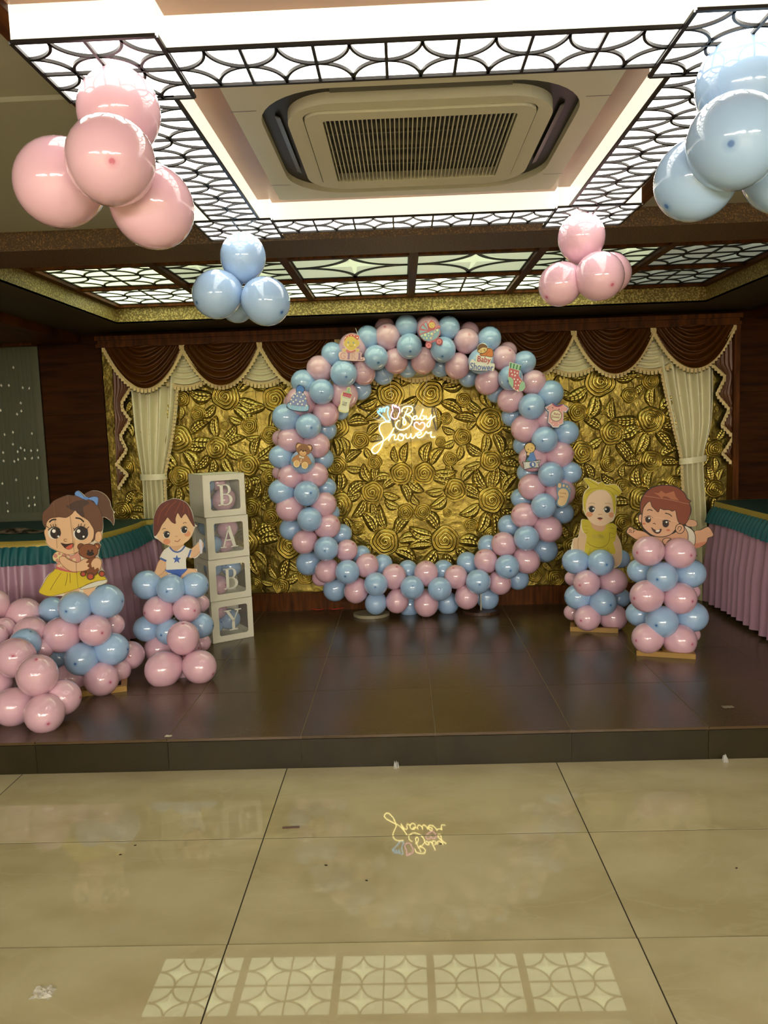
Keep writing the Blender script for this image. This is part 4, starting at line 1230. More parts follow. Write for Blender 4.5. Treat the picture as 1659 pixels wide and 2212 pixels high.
for k in range(4):
    A.poly('cap_rib', [(600 + 122 * k, 570 + 28 * k), (670 + 122 * k, 586 + 28 * k), (652 + 122 * k, 712 + 28 * k), (586 + 122 * k, 698 + 28 * k)], (214, 110, 126), False)
A.stroke('shoulder_line', [(535, 750), (780, 830), (1020, 870)], 18, (120, 140, 124))
A.word('Cute', 690, 1085, 270, 130, (70, 70, 60), rot=12, shear=0.3)
A.word('Baby', 665, 1235, 280, 130, (70, 70, 60), rot=6, shear=0.2)

A = Art('teddy_sign', 'printed brown teddy bear sign with a white bow tie, on the balloon ring', 'sign', 620, 945, 20.7375, 5.268, G2)
A.board([(375, 400), (420, 265), (520, 218), (640, 275), (750, 280), (880, 325), (980, 296), (1095, 345), (1146, 450), (1126, 575), (1046, 645), (964, 744), (885, 805), (1005, 920), (1086, 1130), (1066, 1206), (964, 1226), (946, 1325), (800, 1418), (675, 1345), (630, 1228), (566, 1228), (524, 1306), (420, 1342), (304, 1274), (284, 1110), (224, 1074), (234, 958), (346, 826), (500, 756), (425, 600), (392, 500)], (110, 68, 36), 0.004, pad=0.02)
A.poly('body', [(480, 765), (880, 805), (1000, 930), (1076, 1140), (1000, 1215), (900, 1200), (620, 1220), (300, 1100), (236, 1060), (250, 955), (370, 830)], (178, 122, 70))
A.ell('head', 750, 545, 335, 262, (140, 92, 50), 10)
A.poly('inner_ear', [(435, 450), (435, 370), (520, 285), (620, 318), (540, 370), (470, 455)], (230, 184, 134))
A.poly('inner_ear', [(930, 380), (1030, 370), (1095, 440), (1080, 520), (1035, 560), (1000, 480)], (230, 184, 134))
A.ell('muzzle', 710, 700, 155, 112, (230, 182, 122), 8)
A.ell('nose', 725, 608, 48, 36, INK)
A.many('eye', [(634, 552, 28), (830, 584, 28)], INK)
A.stroke('mouth', [(605, 690), (700, 755), (815, 720)], 14, (150, 100, 50))
A.ell('foot', 432, 1180, 145, 160, (244, 222, 176))
A.ell('foot', 800, 1250, 148, 155, (244, 222, 176))
A.ell('foot_pad', 435, 1172, 118, 132, (226, 184, 118))
A.ell('foot_pad', 800, 1246, 120, 128, (226, 184, 118))
A.poly('bow_tie', [(545, 840), (600, 828), (650, 868), (750, 872), (745, 940), (690, 938), (640, 905), (560, 908)], (222, 222, 200))
A.many('button', [(635, 970, 24), (625, 1036, 24), (618, 1106, 26)], (236, 230, 200))

A = Art('pram_sign', 'printed pink and blue pram sign with a baby inside, at the top of the ring', 'sign', 890, 680, 20.7375, 5.29, G2)
A.board([(325, 870), (315, 700), (365, 520), (495, 385), (660, 284), (735, 440), (825, 245), (890, 232), (1056, 400), (1046, 530), (1150, 474), (1276, 500), (1256, 605), (1215, 645), (1285, 785), (1204, 985), (1125, 1080), (1250, 1045), (1375, 1150), (1355, 1305), (1230, 1375), (1100, 1315), (1060, 1190), (890, 1250), (895, 1405), (780, 1515), (645, 1485), (595, 1350), (635, 1230), (710, 1195), (555, 1155), (415, 1025)], (196, 104, 116), 0.004, pad=0.03)
for w3 in ([(530, 405), (645, 325), (725, 690)], [(385, 605), (475, 455), (690, 685)], [(348, 850), (345, 700), (690, 730)]):
    A.poly('hood', w3, (146, 172, 190), False)
A.poly('pram_body', [(370, 910), (560, 830), (740, 775), (980, 685), (1210, 625), (1235, 800), (1150, 985), (980, 1120), (760, 1182), (560, 1132), (420, 1022)], (140, 168, 186))
A.ell('baby_hood', 880, 470, 165, 180, (196, 84, 96))
A.ell('baby_face', 890, 465, 142, 142, (216, 182, 108))
A.many('baby_eye', [(838, 465, 16), (932, 430, 16), (905, 548, 14)], (96, 84, 60))
A.many('spot', [(590, 900, 58), (740, 830, 34), (880, 850, 54), (450, 940, 34), (745, 940, 30), (1130, 690, 52), (660, 1045, 40), (840, 1045, 42), (525, 1045, 30), (1025, 775, 30)], (226, 224, 180))
A.stroke('handle', [(1250, 530), (1130, 540), (1050, 620), (920, 930), (830, 1190), (760, 1350)], 26, (222, 160, 164))
for cx, cy in ((745, 1370), (1215, 1200)):
    A.ell('wheel', cx, cy, 132, 132, (222, 134, 140), line=(150, 66, 80), lw=36)
    A.ell('wheel_hub', cx, cy, 46, 46, (200, 100, 112))

A = Art('sleeping_baby_sign', 'printed Baby Shower sign with a sleeping orange-suited baby, on the balloon ring', 'sign', 1000, 730, 11.06, 5.268, G2)
A.board([(158, 745), (180, 555), (240, 505), (296, 555), (322, 412), (395, 405), (334, 310), (340, 268), (366, 176), (450, 124), (532, 134), (596, 206), (606, 234), (694, 254), (732, 340), (722, 435), (696, 480), (666, 598), (758, 625), (728, 788), (640, 780), (350, 778), (240, 758)], (226, 222, 210), 0.004, pad=0.02)
A.poly('suit', [(405, 385), (480, 370), (560, 300), (600, 248), (690, 266), (722, 350), (714, 440), (640, 452), (560, 432), (440, 425)], (206, 120, 56), line=INK, lw=12)
A.stroke('suit_fold', [(560, 420), (575, 360), (640, 320)], 8, (140, 70, 30))
A.poly('face', [(348, 300), (400, 240), (480, 205), (572, 225), (572, 305), (500, 362), (420, 368), (360, 330)], (222, 190, 126), line=INK, lw=12)
A.poly('hair', [(350, 282), (372, 188), (452, 142), (540, 166), (584, 225), (500, 222), (440, 236), (372, 292)], (112, 76, 40), line=INK, lw=8)
A.stroke('eye', [(410, 305), (428, 314), (446, 300)], 7, INK)
A.stroke('eye', [(495, 275), (512, 284), (528, 268)], 7, INK)
A.many('cheek', [(437, 336, 14), (524, 304, 14)], (176, 130, 84))
A.word('Shower', 452, 690, 560, 168, (92, 112, 168), rot=4)
A.word('Baby', 505, 532, 320, 180, (186, 70, 78), rot=6)

A = Art('sock_sign', 'printed pink spotted baby sock sign with a green striped cuff, on the ring', 'sign', 1000, 730, 11.06, 5.268, G2)
A.board([(1118, 572), (1398, 655), (1366, 792), (1346, 800), (1338, 900), (1404, 1004), (1478, 1076), (1490, 1182), (1425, 1268), (1320, 1280), (1195, 1218), (1104, 1084), (1078, 940), (1096, 720)], (222, 216, 196), 0.004, smooth=False, pad=0.02)
A.poly('sock_leg', [(1108, 716), (1344, 786), (1332, 900), (1400, 1010), (1466, 1080), (1478, 1180), (1418, 1258), (1320, 1268), (1202, 1208), (1114, 1080), (1090, 940)], (202, 102, 112), False)
A.poly('cuff', [(1126, 582), (1388, 662), (1360, 782), (1112, 712)], (166, 206, 172), False)
for k in range(4):
    A.poly('stripe', [(1136 + 76 * k, 594 + 22 * k), (1164 + 76 * k, 602 + 22 * k), (1146 + 73 * k, 720 + 18 * k), (1118 + 73 * k, 712 + 18 * k)], (62, 120, 84), False)
A.poly('heel', [(1090, 940), (1160, 950), (1206, 1030), (1190, 1184), (1116, 1090)], (158, 198, 164))
A.poly('toe', [(1425, 1028), (1482, 1110), (1472, 1202), (1400, 1264), (1342, 1250), (1360, 1120)], (158, 198, 164))
A.many('spot', [(1155, 800, 20, 24), (1235, 818, 20, 24), (1298, 840, 18, 24), (1175, 875, 20, 24), (1247, 898, 20, 24), (1228, 982, 18, 22), (1308, 996, 18, 22), (1264, 1052, 18, 22), (1364, 1046, 18, 22), (1255, 1135, 18, 22), (1326, 1128, 17, 22), (1222, 1200, 16, 20), (1310, 1246, 14, 16)], (236, 224, 208))

A = Art('onesie_sign', 'printed pink baby vest sign with Baby Shower in a round badge, on the ring', 'sign', 1160, 850, 18.433, 5.325, G2)
A.board([(306, 540), (456, 444), (620, 364), (684, 364), (764, 444), (860, 464), (946, 424), (1044, 414), (1186, 494), (1296, 600), (1164, 778), (1064, 738), (1064, 1000), (1046, 1226), (924, 1288), (864, 1378), (616, 1368), (524, 1236), (424, 1176), (434, 740), (364, 694)], (76, 92, 130), 0.004, smooth=False, pad=0.03)
A.poly('vest_edge', [(324, 552), (600, 394), (700, 495), (820, 522), (930, 495), (1040, 432), (1262, 600), (1140, 752), (1048, 706), (1048, 1204), (910, 1262), (850, 1352), (624, 1348), (546, 1240), (440, 1162), (474, 714), (420, 692)], (222, 210, 206), False)
A.poly('vest', [(352, 560), (600, 414), (700, 508), (820, 534), (930, 508), (1040, 450), (1236, 604), (1126, 730), (1028, 676), (1028, 1170), (890, 1224), (830, 1312), (644, 1312), (572, 1212), (466, 1130), (502, 690), (440, 664)], (222, 160, 156), False)
A.stroke('collar', [(612, 400), (700, 494), (820, 520), (935, 494), (1026, 432)], 40, (160, 60, 92))
A.ell('badge', 760, 885, 218, 222, (226, 216, 184), line=(96, 76, 70), lw=22)
A.word('Baby', 800, 830, 260, 120, (150, 74, 62), rot=6)
A.word('Shower', 745, 930, 340, 105, (150, 74, 62), rot=5)
A.many('dot', [(630, 565, 22), (425, 622, 24), (878, 628, 24), (465, 530, 14), (1190, 616, 14)], (70, 40, 60))
A.many('dot', [(565, 1110, 24), (645, 1225, 24), (858, 1180, 24)], (240, 224, 214))

A = Art('boy_sign', 'printed BOY sign with a seated blue-suited baby on a banner, on the ring', 'sign', 1110, 940, 11.85, 5.325, G2)
A.board([(262, 300), (298, 216), (390, 174), (492, 194), (556, 268), (561, 352), (506, 432), (536, 520), (576, 634), (698, 630), (636, 740), (656, 836), (480, 838), (255, 890), (244, 760), (214, 688), (296, 676), (322, 540), (318, 450), (284, 372)], (38, 32, 36), 0.004, smooth=False, pad=0.03)
A.ell('head', 410, 325, 128, 124, (222, 186, 112))
A.poly('hair_tuft', [(430, 225), (500, 240), (520, 300), (470, 260)], (196, 150, 66))
A.many('eye', [(370, 365, 13), (465, 330, 13), (426, 402, 11, 9)], INK)
A.poly('suit', [(398, 475), (505, 440), (530, 520), (560, 640), (400, 668), (336, 620), (385, 560)], (86, 128, 190))
A.poly('arm', [(338, 455), (400, 450), (395, 505), (342, 512)], (222, 186, 120))
A.poly('grass', [(310, 672), (320, 640), (380, 644), (390, 668)], (84, 140, 84))
A.poly('banner', [(234, 694), (420, 682), (684, 642), (622, 740), (640, 824), (440, 828), (266, 874), (256, 760)], (196, 194, 190), False)
A.stroke('lettering', [(318, 710), (318, 820), (370, 800), (372, 768), (325, 760), (366, 742), (362, 712), (318, 710)], 20, (222, 220, 214), False)
A.ell('lettering', 480, 752, 76, 72, (66, 102, 166))
A.ell('letter_counter', 488, 750, 28, 50, (222, 220, 214), -12)
A.stroke('lettering', [(585, 682), (606, 716), (640, 672)], 15, INK, False)
A.stroke('lettering', [(606, 716), (598, 792)], 15, (200, 198, 192), False)

A = Art('footprint_sign', 'printed baby footprint sign reading Coming Soon, on the balloon ring', 'sign', 1110, 940, 11.85, 5.325, G2)
A.board([(1100, 1400), (1105, 1290), (1128, 1218), (1210, 1210), (1292, 1226), (1394, 1266), (1434, 1338), (1470, 1420), (1446, 1484), (1434, 1602), (1354, 1784), (1250, 1845), (1128, 1815), (1085, 1722), (1125, 1600), (1104, 1500)], (112, 140, 166), 0.004, pad=0.03)
A.poly('sole', [(1130, 1500), (1160, 1410), (1250, 1365), (1350, 1400), (1400, 1500), (1380, 1620), (1320, 1760), (1220, 1815), (1135, 1770), (1130, 1680), (1160, 1600)], (226, 190, 138))
A.many('toe', [(1172, 1290, 44, 64), (1275, 1290, 28, 37), (1360, 1315, 25, 31), (1407, 1372, 15, 22), (1435, 1428, 12, 17)], (226, 190, 138))
A.word('Coming', 1255, 1488, 160, 46, (160, 62, 52), rot=3)
A.word('Soon...', 1240, 1572, 130, 40, (160, 62, 52), rot=3)

# ------------------------------------------------------------------ pelmet, swags, curtains
PZ = 2.155                         # where the cloth starts under the pelmet
pel = struct(MB().box(-2.20, 2.43, 5.665, WY - 0.015, 2.195, 2.225).box(-2.185, 2.415, 5.685, WY - 0.015, 2.17, 2.195).box(-2.195, 2.425, 5.672, WY - 0.015, PZ - 0.01, 2.17).build('trim_9', WOODTRIM))
struct(MB().box(2.385, 2.425, 5.69, WY - 0.015, 0.15, PZ - 0.01).build('trim_10', WOODTRIM))
SX0, SX1, NSW = -2.135, 2.375, 8
SWW = (SX1 - SX0) / NSW
ORD = ['first', 'second', 'third', 'fourth', 'fifth', 'sixth', 'seventh', 'eighth']


def fringe_mesh(curve, drop=0.034, y=0.0, lab='fringe'):
    """trim band and hanging tassels along a 3-D curve"""
    mb = MB()
    pts = [Vector(p) for p in curve]
    mb.tube(pts, 0.0075, 6)
    # tassels at equal steps
    acc, nxt = 0.0, 0.0
    for a, b2 in zip(pts[:-1], pts[1:]):
        L_ = (b2 - a).length
        while nxt <= acc + L_:
            p = a + (b2 - a) * ((nxt - acc) / max(L_, 1e-9))
            k = len(mb.v)
            hw = 0.0125
            mb.v += [(p.x - hw, p.y - 0.004, p.z), (p.x + hw, p.y - 0.004, p.z), (p.x + hw * 0.75, p.y - 0.006, p.z - drop), (p.x, p.y - 0.006, p.z - drop * 1.25), (p.x - hw * 0.75, p.y - 0.006, p.z - drop), (p.x, p.y + 0.006, p.z), (p.x, p.y + 0.005, p.z - drop)]
            mb.f += [(k, k + 4, k + 3, k + 2, k + 1), (k, k + 5, k + 6, k + 4), (k + 1, k + 2, k + 6, k + 5), (k + 4, k + 6, k + 2, k + 3)]
            nxt += 0.028
        acc += L_
    return mb


def swag(i):
    x0 = SX0 + i * SWW
    cx = x0 + SWW / 2
    rr = random.Random(50 + i)
    drop = 0.305 + rr.uniform(-0.01, 0.012)
    half = SWW / 2 + 0.012
    o = empty('swag', (cx, 5.70, PZ))
    tag(o, 'draped brown satin swag with cream fringe, %s from the bead curtain' % ORD[i], 'curtain swag', 'brown satin swags along the pelmet')
    nt, nq = 60, 40
    nf = 5
    rows = []
    ph = rr.uniform(0, 0.3)
    for a in range(nt + 1):
        t = a / nt
        aw = half * (0.30 + 0.70 * t ** 0.9)
        d = drop * (0.02 + 0.98 * t)
        row = []
        for b2 in range(nq + 1):
            q = 2 * b2 / nq - 1
            env = (1 - abs(q) ** 4)
            f_ = 0.5 + 0.5 * math.sin(2 * math.pi * (nf * t + ph) + 0.5 * math.sin(3 * q + i))
            yy = 5.712 - 0.022 * (1 - q * q) - 0.058 * (f_ ** 1.5) * (0.25 + 0.75 * env)
            z = PZ - d * (1 - abs(q) ** 2.05) * 1.0 - 0.018 * (f_ - 0.5) * env * min(1, t * 3)
            row.append((cx + aw * q, yy, z))
        rows.append(row)
    MB().grid([r_[::-1] for r_ in rows]).build('drape', SATIN, o, True)
    cur = [(cx + half * q, 5.672 + 0.02 * q * q, PZ - drop * (1 - abs(q) ** 2.05) - 0.006) for q in [2 * k / 48 - 1 for k in range(49)]]
    fringe_mesh(cur).build('fringe', FRINGE, o)
    return o


for i in range(NSW):
    swag(i)


def jabot(i):
    """cream pleated fan hanging in the gap between two swags"""
    cx = SX0 + i * SWW
    o = empty('swag_tail', (cx, 5.735, PZ))
    tag(o, 'cream pleated fan tail between brown swags, %s from the bead curtain' % ORD[i - 1], 'curtain tail', 'cream fan tails between the swags')
    rows = []
    nt, nq = 50, 24
    for a in range(nt + 1):
        t = a / nt
        hw = 0.018 + 0.138 * t ** 1.05
        row = []
        for b2 in range(nq + 1):
            q = 2 * b2 / nq - 1
            f_ = 0.5 + 0.5 * math.sin(2 * math.pi * 6.5 * t + 0.6 * q + i)
            row.append((cx + hw * q, 5.752 - 0.03 * (f_ ** 1.4) * (1 - 0.6 * q * q), PZ - 0.02 - 0.225 * t - 0.05 * t * (1 - q * q) - 0.008 * f_))
        rows.append(row)
    MB().grid([r_[::-1] for r_ in rows]).build('drape', CREAM, o, True)
    cur = [(cx + 0.156 * q, 5.728, PZ - 0.253 - 0.05 * (1 - q * q)) for q in [2 * k / 24 - 1 for k in range(25)]]
    fringe_mesh(cur).build('fringe', FRINGE, o)
    return o


for i in range(1, NSW):
    jabot(i)


def side_tail(name, label, outer, zig, ydep, rev):
    """brown cascade at the end of the pelmet with a zigzag fringed edge; outer/zig in photo pixels"""
    O = [at(u, v, ydep) for u, v in outer]
    Z = [at(u, v, ydep) for u, v in zig]
    o = empty(name, (O[0].x, ydep, PZ))
    tag(o, label, 'curtain tail', 'brown cascades at the pelmet ends')
    n = 70

    def samp(P, z):
        for a, b2 in zip(P[:-1], P[1:]):
            if a.z >= z >= b2.z:
                k = (a.z - z) / max(a.z - b2.z, 1e-9)
                return a.x + (b2.x - a.x) * k
        return P[-1].x if z < P[-1].z else P[0].x
    z1, z0 = O[0].z, max(O[-1].z, Z[-1].z)
    rows = []
    for k in range(n + 1):
        z = z1 + (z0 - z1) * k / n
        xa, xb = samp(O, z), samp(Z, z)
        row = []
        for j in range(17):
            s = j / 16
            row.append((xa + (xb - xa) * s, ydep - 0.018 * math.sin(s * math.pi * 5) ** 2 - 0.01 * s, z))
        rows.append(row if not rev else row[::-1])
    MB().grid([r_[::-1] for r_ in rows]).build('drape', SATIN, o, True)
    fringe_mesh([p + Vector((0, -0.022, 0)) for p in Z], 0.026).build('fringe', FRINGE, o)


side_tail('cascade', 'brown satin cascade with zigzag cream fringe beside the bead curtain', [(234, 742), (242, 800), (247, 900), (250, 980), (254, 1052)],
          [(283, 838), (266, 866), (266, 880), (283, 905), (262, 940), (276, 970), (254, 1000), (277, 1022), (258, 1052)], 5.742, False)
side_tail('cascade', 'brown satin cascade with zigzag cream fringe beside the wood panels at the long table', [(1583, 690), (1585, 790), (1586, 880), (1588, 960), (1591, 1008)],
          [(1537, 788), (1564, 812), (1545, 850), (1572, 882), (1556, 916), (1581, 942), (1558, 978), (1590, 1010)], 5.742, True)


def curtain(name, label, left, right, tie_v, ydep, fr):
    Lp = [at(u, v, ydep) for u, v in left]
    Rp = [at(u, v, ydep) for u, v in right]
    o = empty(name, ((Lp[-1].x + Rp[-1].x) / 2, ydep, SZ))
    tag(o, label, 'curtain', 'cream satin curtains tied back')
    Ls = smoothpts(Lp, 8, False); Rs = smoothpts(Rp, 8, False)
    rows = []
    ns = 72
    wmax = max((b2 - a).length for a, b2 in zip(Ls, Rs))
    for a, b2 in zip(Ls, Rs):
        row = []
        wd = (b2 - a).length
        amp = 0.034 * (0.55 + 0.45 * wd / wmax)
        for j in range(ns + 1):
            s = j / ns
            f_ = math.sin(2 * math.pi * 5 * s + 1.1 * math.sin(5 * s)) + 0.18 * math.sin(2 * math.pi * 9 * s + a.z * 2)
            p = a.lerp(b2, s)
            row.append((p.x, p.y - amp * f_, p.z))
        rows.append(row)
    MB().grid([r_[::-1] for r_ in rows]).build('drape', CREAM, o, True)
    edge = [p for p in (Ls if fr == 'L' else Rs) if 0.75 < p.z < PZ - 0.30]
    fringe_mesh([p + Vector((0, -0.02, 0)) for p in edge], 0.02).build('fringe', FRINGE, o)
    ti = min(range(len(Ls)), key=lambda k: abs(k - tie_v * (len(Ls) - 1)))
    a, b2 = Ls[ti], Rs[ti]
    ring_ = []
    for k in range(33):
        t = math.pi * 2 * k / 32
        ring_.append(Vector(((a.x + b2.x) / 2 + ((b2.x - a.x) / 2 + 0.012) * math.cos(t), ydep - 0.006 + 0.052 * math.sin(t), (a.z + b2.z) / 2 + 0.010 * math.cos(t) * (1 if fr == 'L' else 0))))
    MB().grid([[p + Vector((0, 0, 0.022)) for p in ring_], [p - Vector((0, 0, 0.022)) for p in ring_]]).build('tieback', CREAM, o, True)


curtain('curtain', 'cream satin curtain tied back beside the BABY boxes', [(279, 800), (284, 860), (292, 940), (303, 1005), (307, 1030), (309, 1060), (312, 1120), (316, 1200), (324, 1336)],
        [(386, 800), (383, 860), (374, 940), (362, 1005), (358, 1030), (359, 1060), (362, 1120), (365, 1200), (372, 1332)], 0.5, 5.745, 'R')
curtain('curtain', 'cream satin curtain tied back beside the lying baby cutout', [(1422, 770), (1432, 830), (1450, 910), (1466, 975), (1470, 998), (1471, 1030), (1475, 1090), (1478, 1170), (1480, 1305)],
        [(1543, 766), (1544, 830), (1540, 910), (1526, 965), (1522, 988), (1523, 1030), (1527, 1090), (1530, 1170), (1532, 1303)], 0.5, 5.745, 'L')

# ------------------------------------------------------------------ skirted tables


def table(name, label, outline, group=None):
    """outline: closed plan polygon (x, y) counter-clockwise; cloth top, gold band, ruffle and skirt follow it"""
    o = empty(name, (sum(p[0] for p in outline) / len(outline), sum(p[1] for p in outline) / len(outline), SZ))
    tag(o, label, 'table', group)
    ZT = 0.90
    P = [Vector((p[0], p[1])) for p in outline]
    MB().prism([(p.x, p.y, ZT - 0.02) for p in P], (0, 0, 0.02)).build('table_top', TEALTOP, o)
    # resample
    pts, n = [], len(P)
    for i in range(n):
        a, b2 = P[i], P[(i + 1) % n]
        k = max(1, int((b2 - a).length / 0.008))
        pts += [a.lerp(b2, j / k) for j in range(k)]
    m_ = len(pts)
    nor = []
    for i in range(m_):
        t = pts[(i + 6) % m_] - pts[i - 6]
        nn = Vector((t.y, -t.x)); nn.normalize(); nor.append(nn)
    s, acc = [], 0
    for i in range(m_):
        s.append(acc); acc += (pts[(i + 1) % m_] - pts[i]).length

    def wall(nm, mat, prof, amp, lam, jit):
        rows = []
        for off, z, am in prof:
            row = []
            for i in range(m_ + 1):
                k = i % m_
                sv = s[k]
                f_ = math.sin(2 * math.pi * sv / lam + jit * math.sin(sv * 9) + 0.6 * math.sin(sv * 23))
                d = off + amp * am * (0.5 + 0.5 * f_)
                zz = z + (0.008 * math.sin(sv * 6) if am > 0.9 else 0)
                row.append((pts[k].x + nor[k].x * d, pts[k].y + nor[k].y * d, zz))
            rows.append(row)
        return MB().grid(rows).build(nm, mat, o, True)
    wall('gold_band', GOLDBAND, [(0.000, ZT + 0.0008, 0), (0.006, ZT, 0), (0.010, ZT - 0.036, 0)], 0, 1, 0)
    wall('ruffle', TEAL, [(0.008, ZT - 0.032, 0.1), (0.018, ZT - 0.06, 0.6), (0.030, ZT - 0.10, 0.9), (0.040, ZT - 0.145, 1.0)], 0.030, 0.055, 1.4)
    wall('skirt', LILAC, [(0.002, ZT - 0.05, 0.1), (0.008, ZT - 0.14, 0.6), (0.014, ZT - 0.30, 0.85), (0.022, 0.5, 0.95), (0.030, SZ + 0.030, 1.0)], 0.050, 0.098, 1.5)
    return o


table('skirted_table', 'curved table with teal top, gold band and lilac pleated skirt behind the girl cutout', [(p.x, p.y) for p in smoothpts([Vector(q) for q in ((-3.45, 5.62), (-3.45, 4.62), (-3.0, 4.57), (-2.43, 4.55), (-2.15, 4.57), (-1.97, 4.70), (-1.90, 4.86), (-1.865, 5.15), (-1.87, 5.45), (-1.93, 5.60))], 5)])
rp = []
for cx, cy, a0 in ((2.92, 5.55, 0), (2.32, 5.57, 90), (2.30, 3.9, 180), (2.92, 3.9, 270)):
    for k in range(7):
        a = math.radians(a0 + 90 * k / 6)
        rp.append((cx + 0.10 * math.cos(a), cy + 0.10 * math.sin(a)))
table('skirted_table', 'long table with teal top, gold band and lilac pleated skirt beside the lying baby', rp)

# ------------------------------------------------------------------ bead curtain at the far left
BEAD = M('dull_glass_bead', (74, 76, 58), 0.35)
CRYS = M('clear_crystal_bead', (236, 232, 214), 0.1, spec=1.0)
bt = empty('bead_curtain', (-3.1, 5.76, SZ))
tag(bt, 'dim glass bead curtain with sparkling crystal drops beside the wood panels', 'bead curtain')
MB().box(-3.68, -2.675, 5.70, WY - 0.005, 2.185, 2.2).build('rail', WOODTRIM, bt)
MB().box(-3.68, -2.678, WY - 0.03, WY - 0.02, SZ + 0.01, 2.185).build('backing', M('olive_grey_backing', (84, 84, 62), 0.5), bt)
mb = MB()
ks = 0
xx = -3.64
while xx < -2.69:
    z = 2.18
    pts = []
    while z > 0.95:
        r_ = 0.0035 if ks % 2 else 0.0015
        pts.append(((xx, 5.755, z), r_)); z -= 0.012; ks += 1
    mb.tube([p for p, _ in pts], [r_ for _, r_ in pts], 4)
    xx += 0.034
    ks += 1
st_ = mb.build('strands', BEAD, bt)
st_['kind'] = 'stuff'
cm_ = MB().add([(0, 0, 1.3), (1, 0, 0), (0, 1, 0), (-1, 0, 0), (0, -1, 0), (0, 0, -1)], [(0, 1, 2), (0, 2, 3), (0, 3, 4), (0, 4, 1), (5, 2, 1), (5, 3, 2), (5, 4, 3), (5, 1, 4)]).mesh('crystal_drop', CRYS)
for u, v in ((29, 794), (3, 833), (19, 833), (49, 838), (63, 839), (45, 871), (46, 888), (37, 895), (1, 887), (10, 939), (28, 934), (69, 937), (28, 960), (45, 968), (7, 978), (38, 976), (53, 973), (67, 974), (81, 973), (8, 996), (31, 997), (39, 993), (54, 991), (69, 990), (83, 989), (35, 1037), (80, 1033), (5, 1045), (61, 1076), (74, 1075), (16, 1087), (63, 1093), (75, 1091), (17, 1105)):
    p = at(u, v, 5.745)
    k = link('crystal_drop', cm_, bt)
    k.location = p; k.scale = (0.0085, 0.0085, 0.011); k.rotation_euler = (R.uniform(-0.3, 0.3), R.uniform(-0.3, 0.3), R.uniform(0, 3))

# ------------------------------------------------------------------ BABY boxes
CLEAR = bpy.data.materials.new('clear_window_film')
CLEAR.use_nodes = True
_N, _L = CLEAR.node_tree.nodes, CLEAR.node_tree.links
_b = _N['Principled BSDF']
_b.inputs['Base Color'].default_value = (0.9, 0.9, 0.88, 1)
_b.inputs['Roughness'].default_value = 0.05
_t = _N.new('ShaderNodeBsdfTransparent')
_mx = _N.new('ShaderNodeMixShader')
_mx.inputs[0].default_value = 0.10
_L.new(_t.outputs[0], _mx.inputs[1]); _L.new(_b.outputs[0], _mx.inputs[2])
_L.new(_mx.outputs[0], _N['Material Output'].inputs[0])
LETW = M('white_letter_card', (236, 232, 218), 0.5)


def letter_parts(ch):
    """serif capital as filled outlines in a 1 x 1.25 box centred on 0 (x right, z up)"""
    def arc(cx, cz, rx, rz, a0, a1, t0, t1, n=16):
        out, inn = [], []
        for k in range(n + 1):
            a = math.radians(a0 + (a1 - a0) * k / n)
            w_ = t0 + (t1 - t0) * math.sin(math.pi * k / n)
            out.append((cx + rx * math.cos(a), cz + rz * math.sin(a)))
            inn.append((cx + (rx - w_) * math.cos(a), cz + (rz - t0 - (0.0)) * math.sin(a)))
        return out + inn[::-1]
    rc = lambda x0, x1, z0, z1: [(x0, z0), (x1, z0), (x1, z1), (x0, z1)]
    if ch == 'B':
        return [rc(-0.30, -0.12, -0.62, 0.62), rc(-0.44, 0.02, 0.56, 0.62), rc(-0.44, 0.02, -0.62, -0.56),
                rc(-0.12, 0.06, 0.01, 0.07), arc(0.02, 0.315, 0.34, 0.305, -90, 90, 0.06, 0.17), arc(0.02, -0.285, 0.42, 0.335, -90, 90, 0.06, 0.18)]
    if ch == 'A':
        return [[(-0.40, -0.60), (-0.33, -0.60), (0.02, 0.44), (-0.02, 0.60)], [(0.00, 0.66), (0.10, 0.66), (0.44, -0.60), (0.24, -0.60), (-0.06, 0.48)],
                rc(-0.24, 0.24, -0.22, -0.14), rc(-0.54, -0.18, -0.62, -0.56), rc(0.10, 0.56, -0.62, -0.56)]
    return [[(-0.46, 0.58), (-0.26, 0.58), (0.06, 0.02), (0.08, -0.10), (-0.10, -0.10), (-0.10, 0.0)], [(0.28, 0.58), (0.36, 0.58), (0.08, 0.02), (0.03, 0.02)], rc(-0.10, 0.08, -0.58, 0.0), rc(-0.56, -0.12, 0.56, 0.62), rc(0.12, 0.52, 0.56, 0.62), rc(-0.28, 0.26, -0.62, -0.56)]


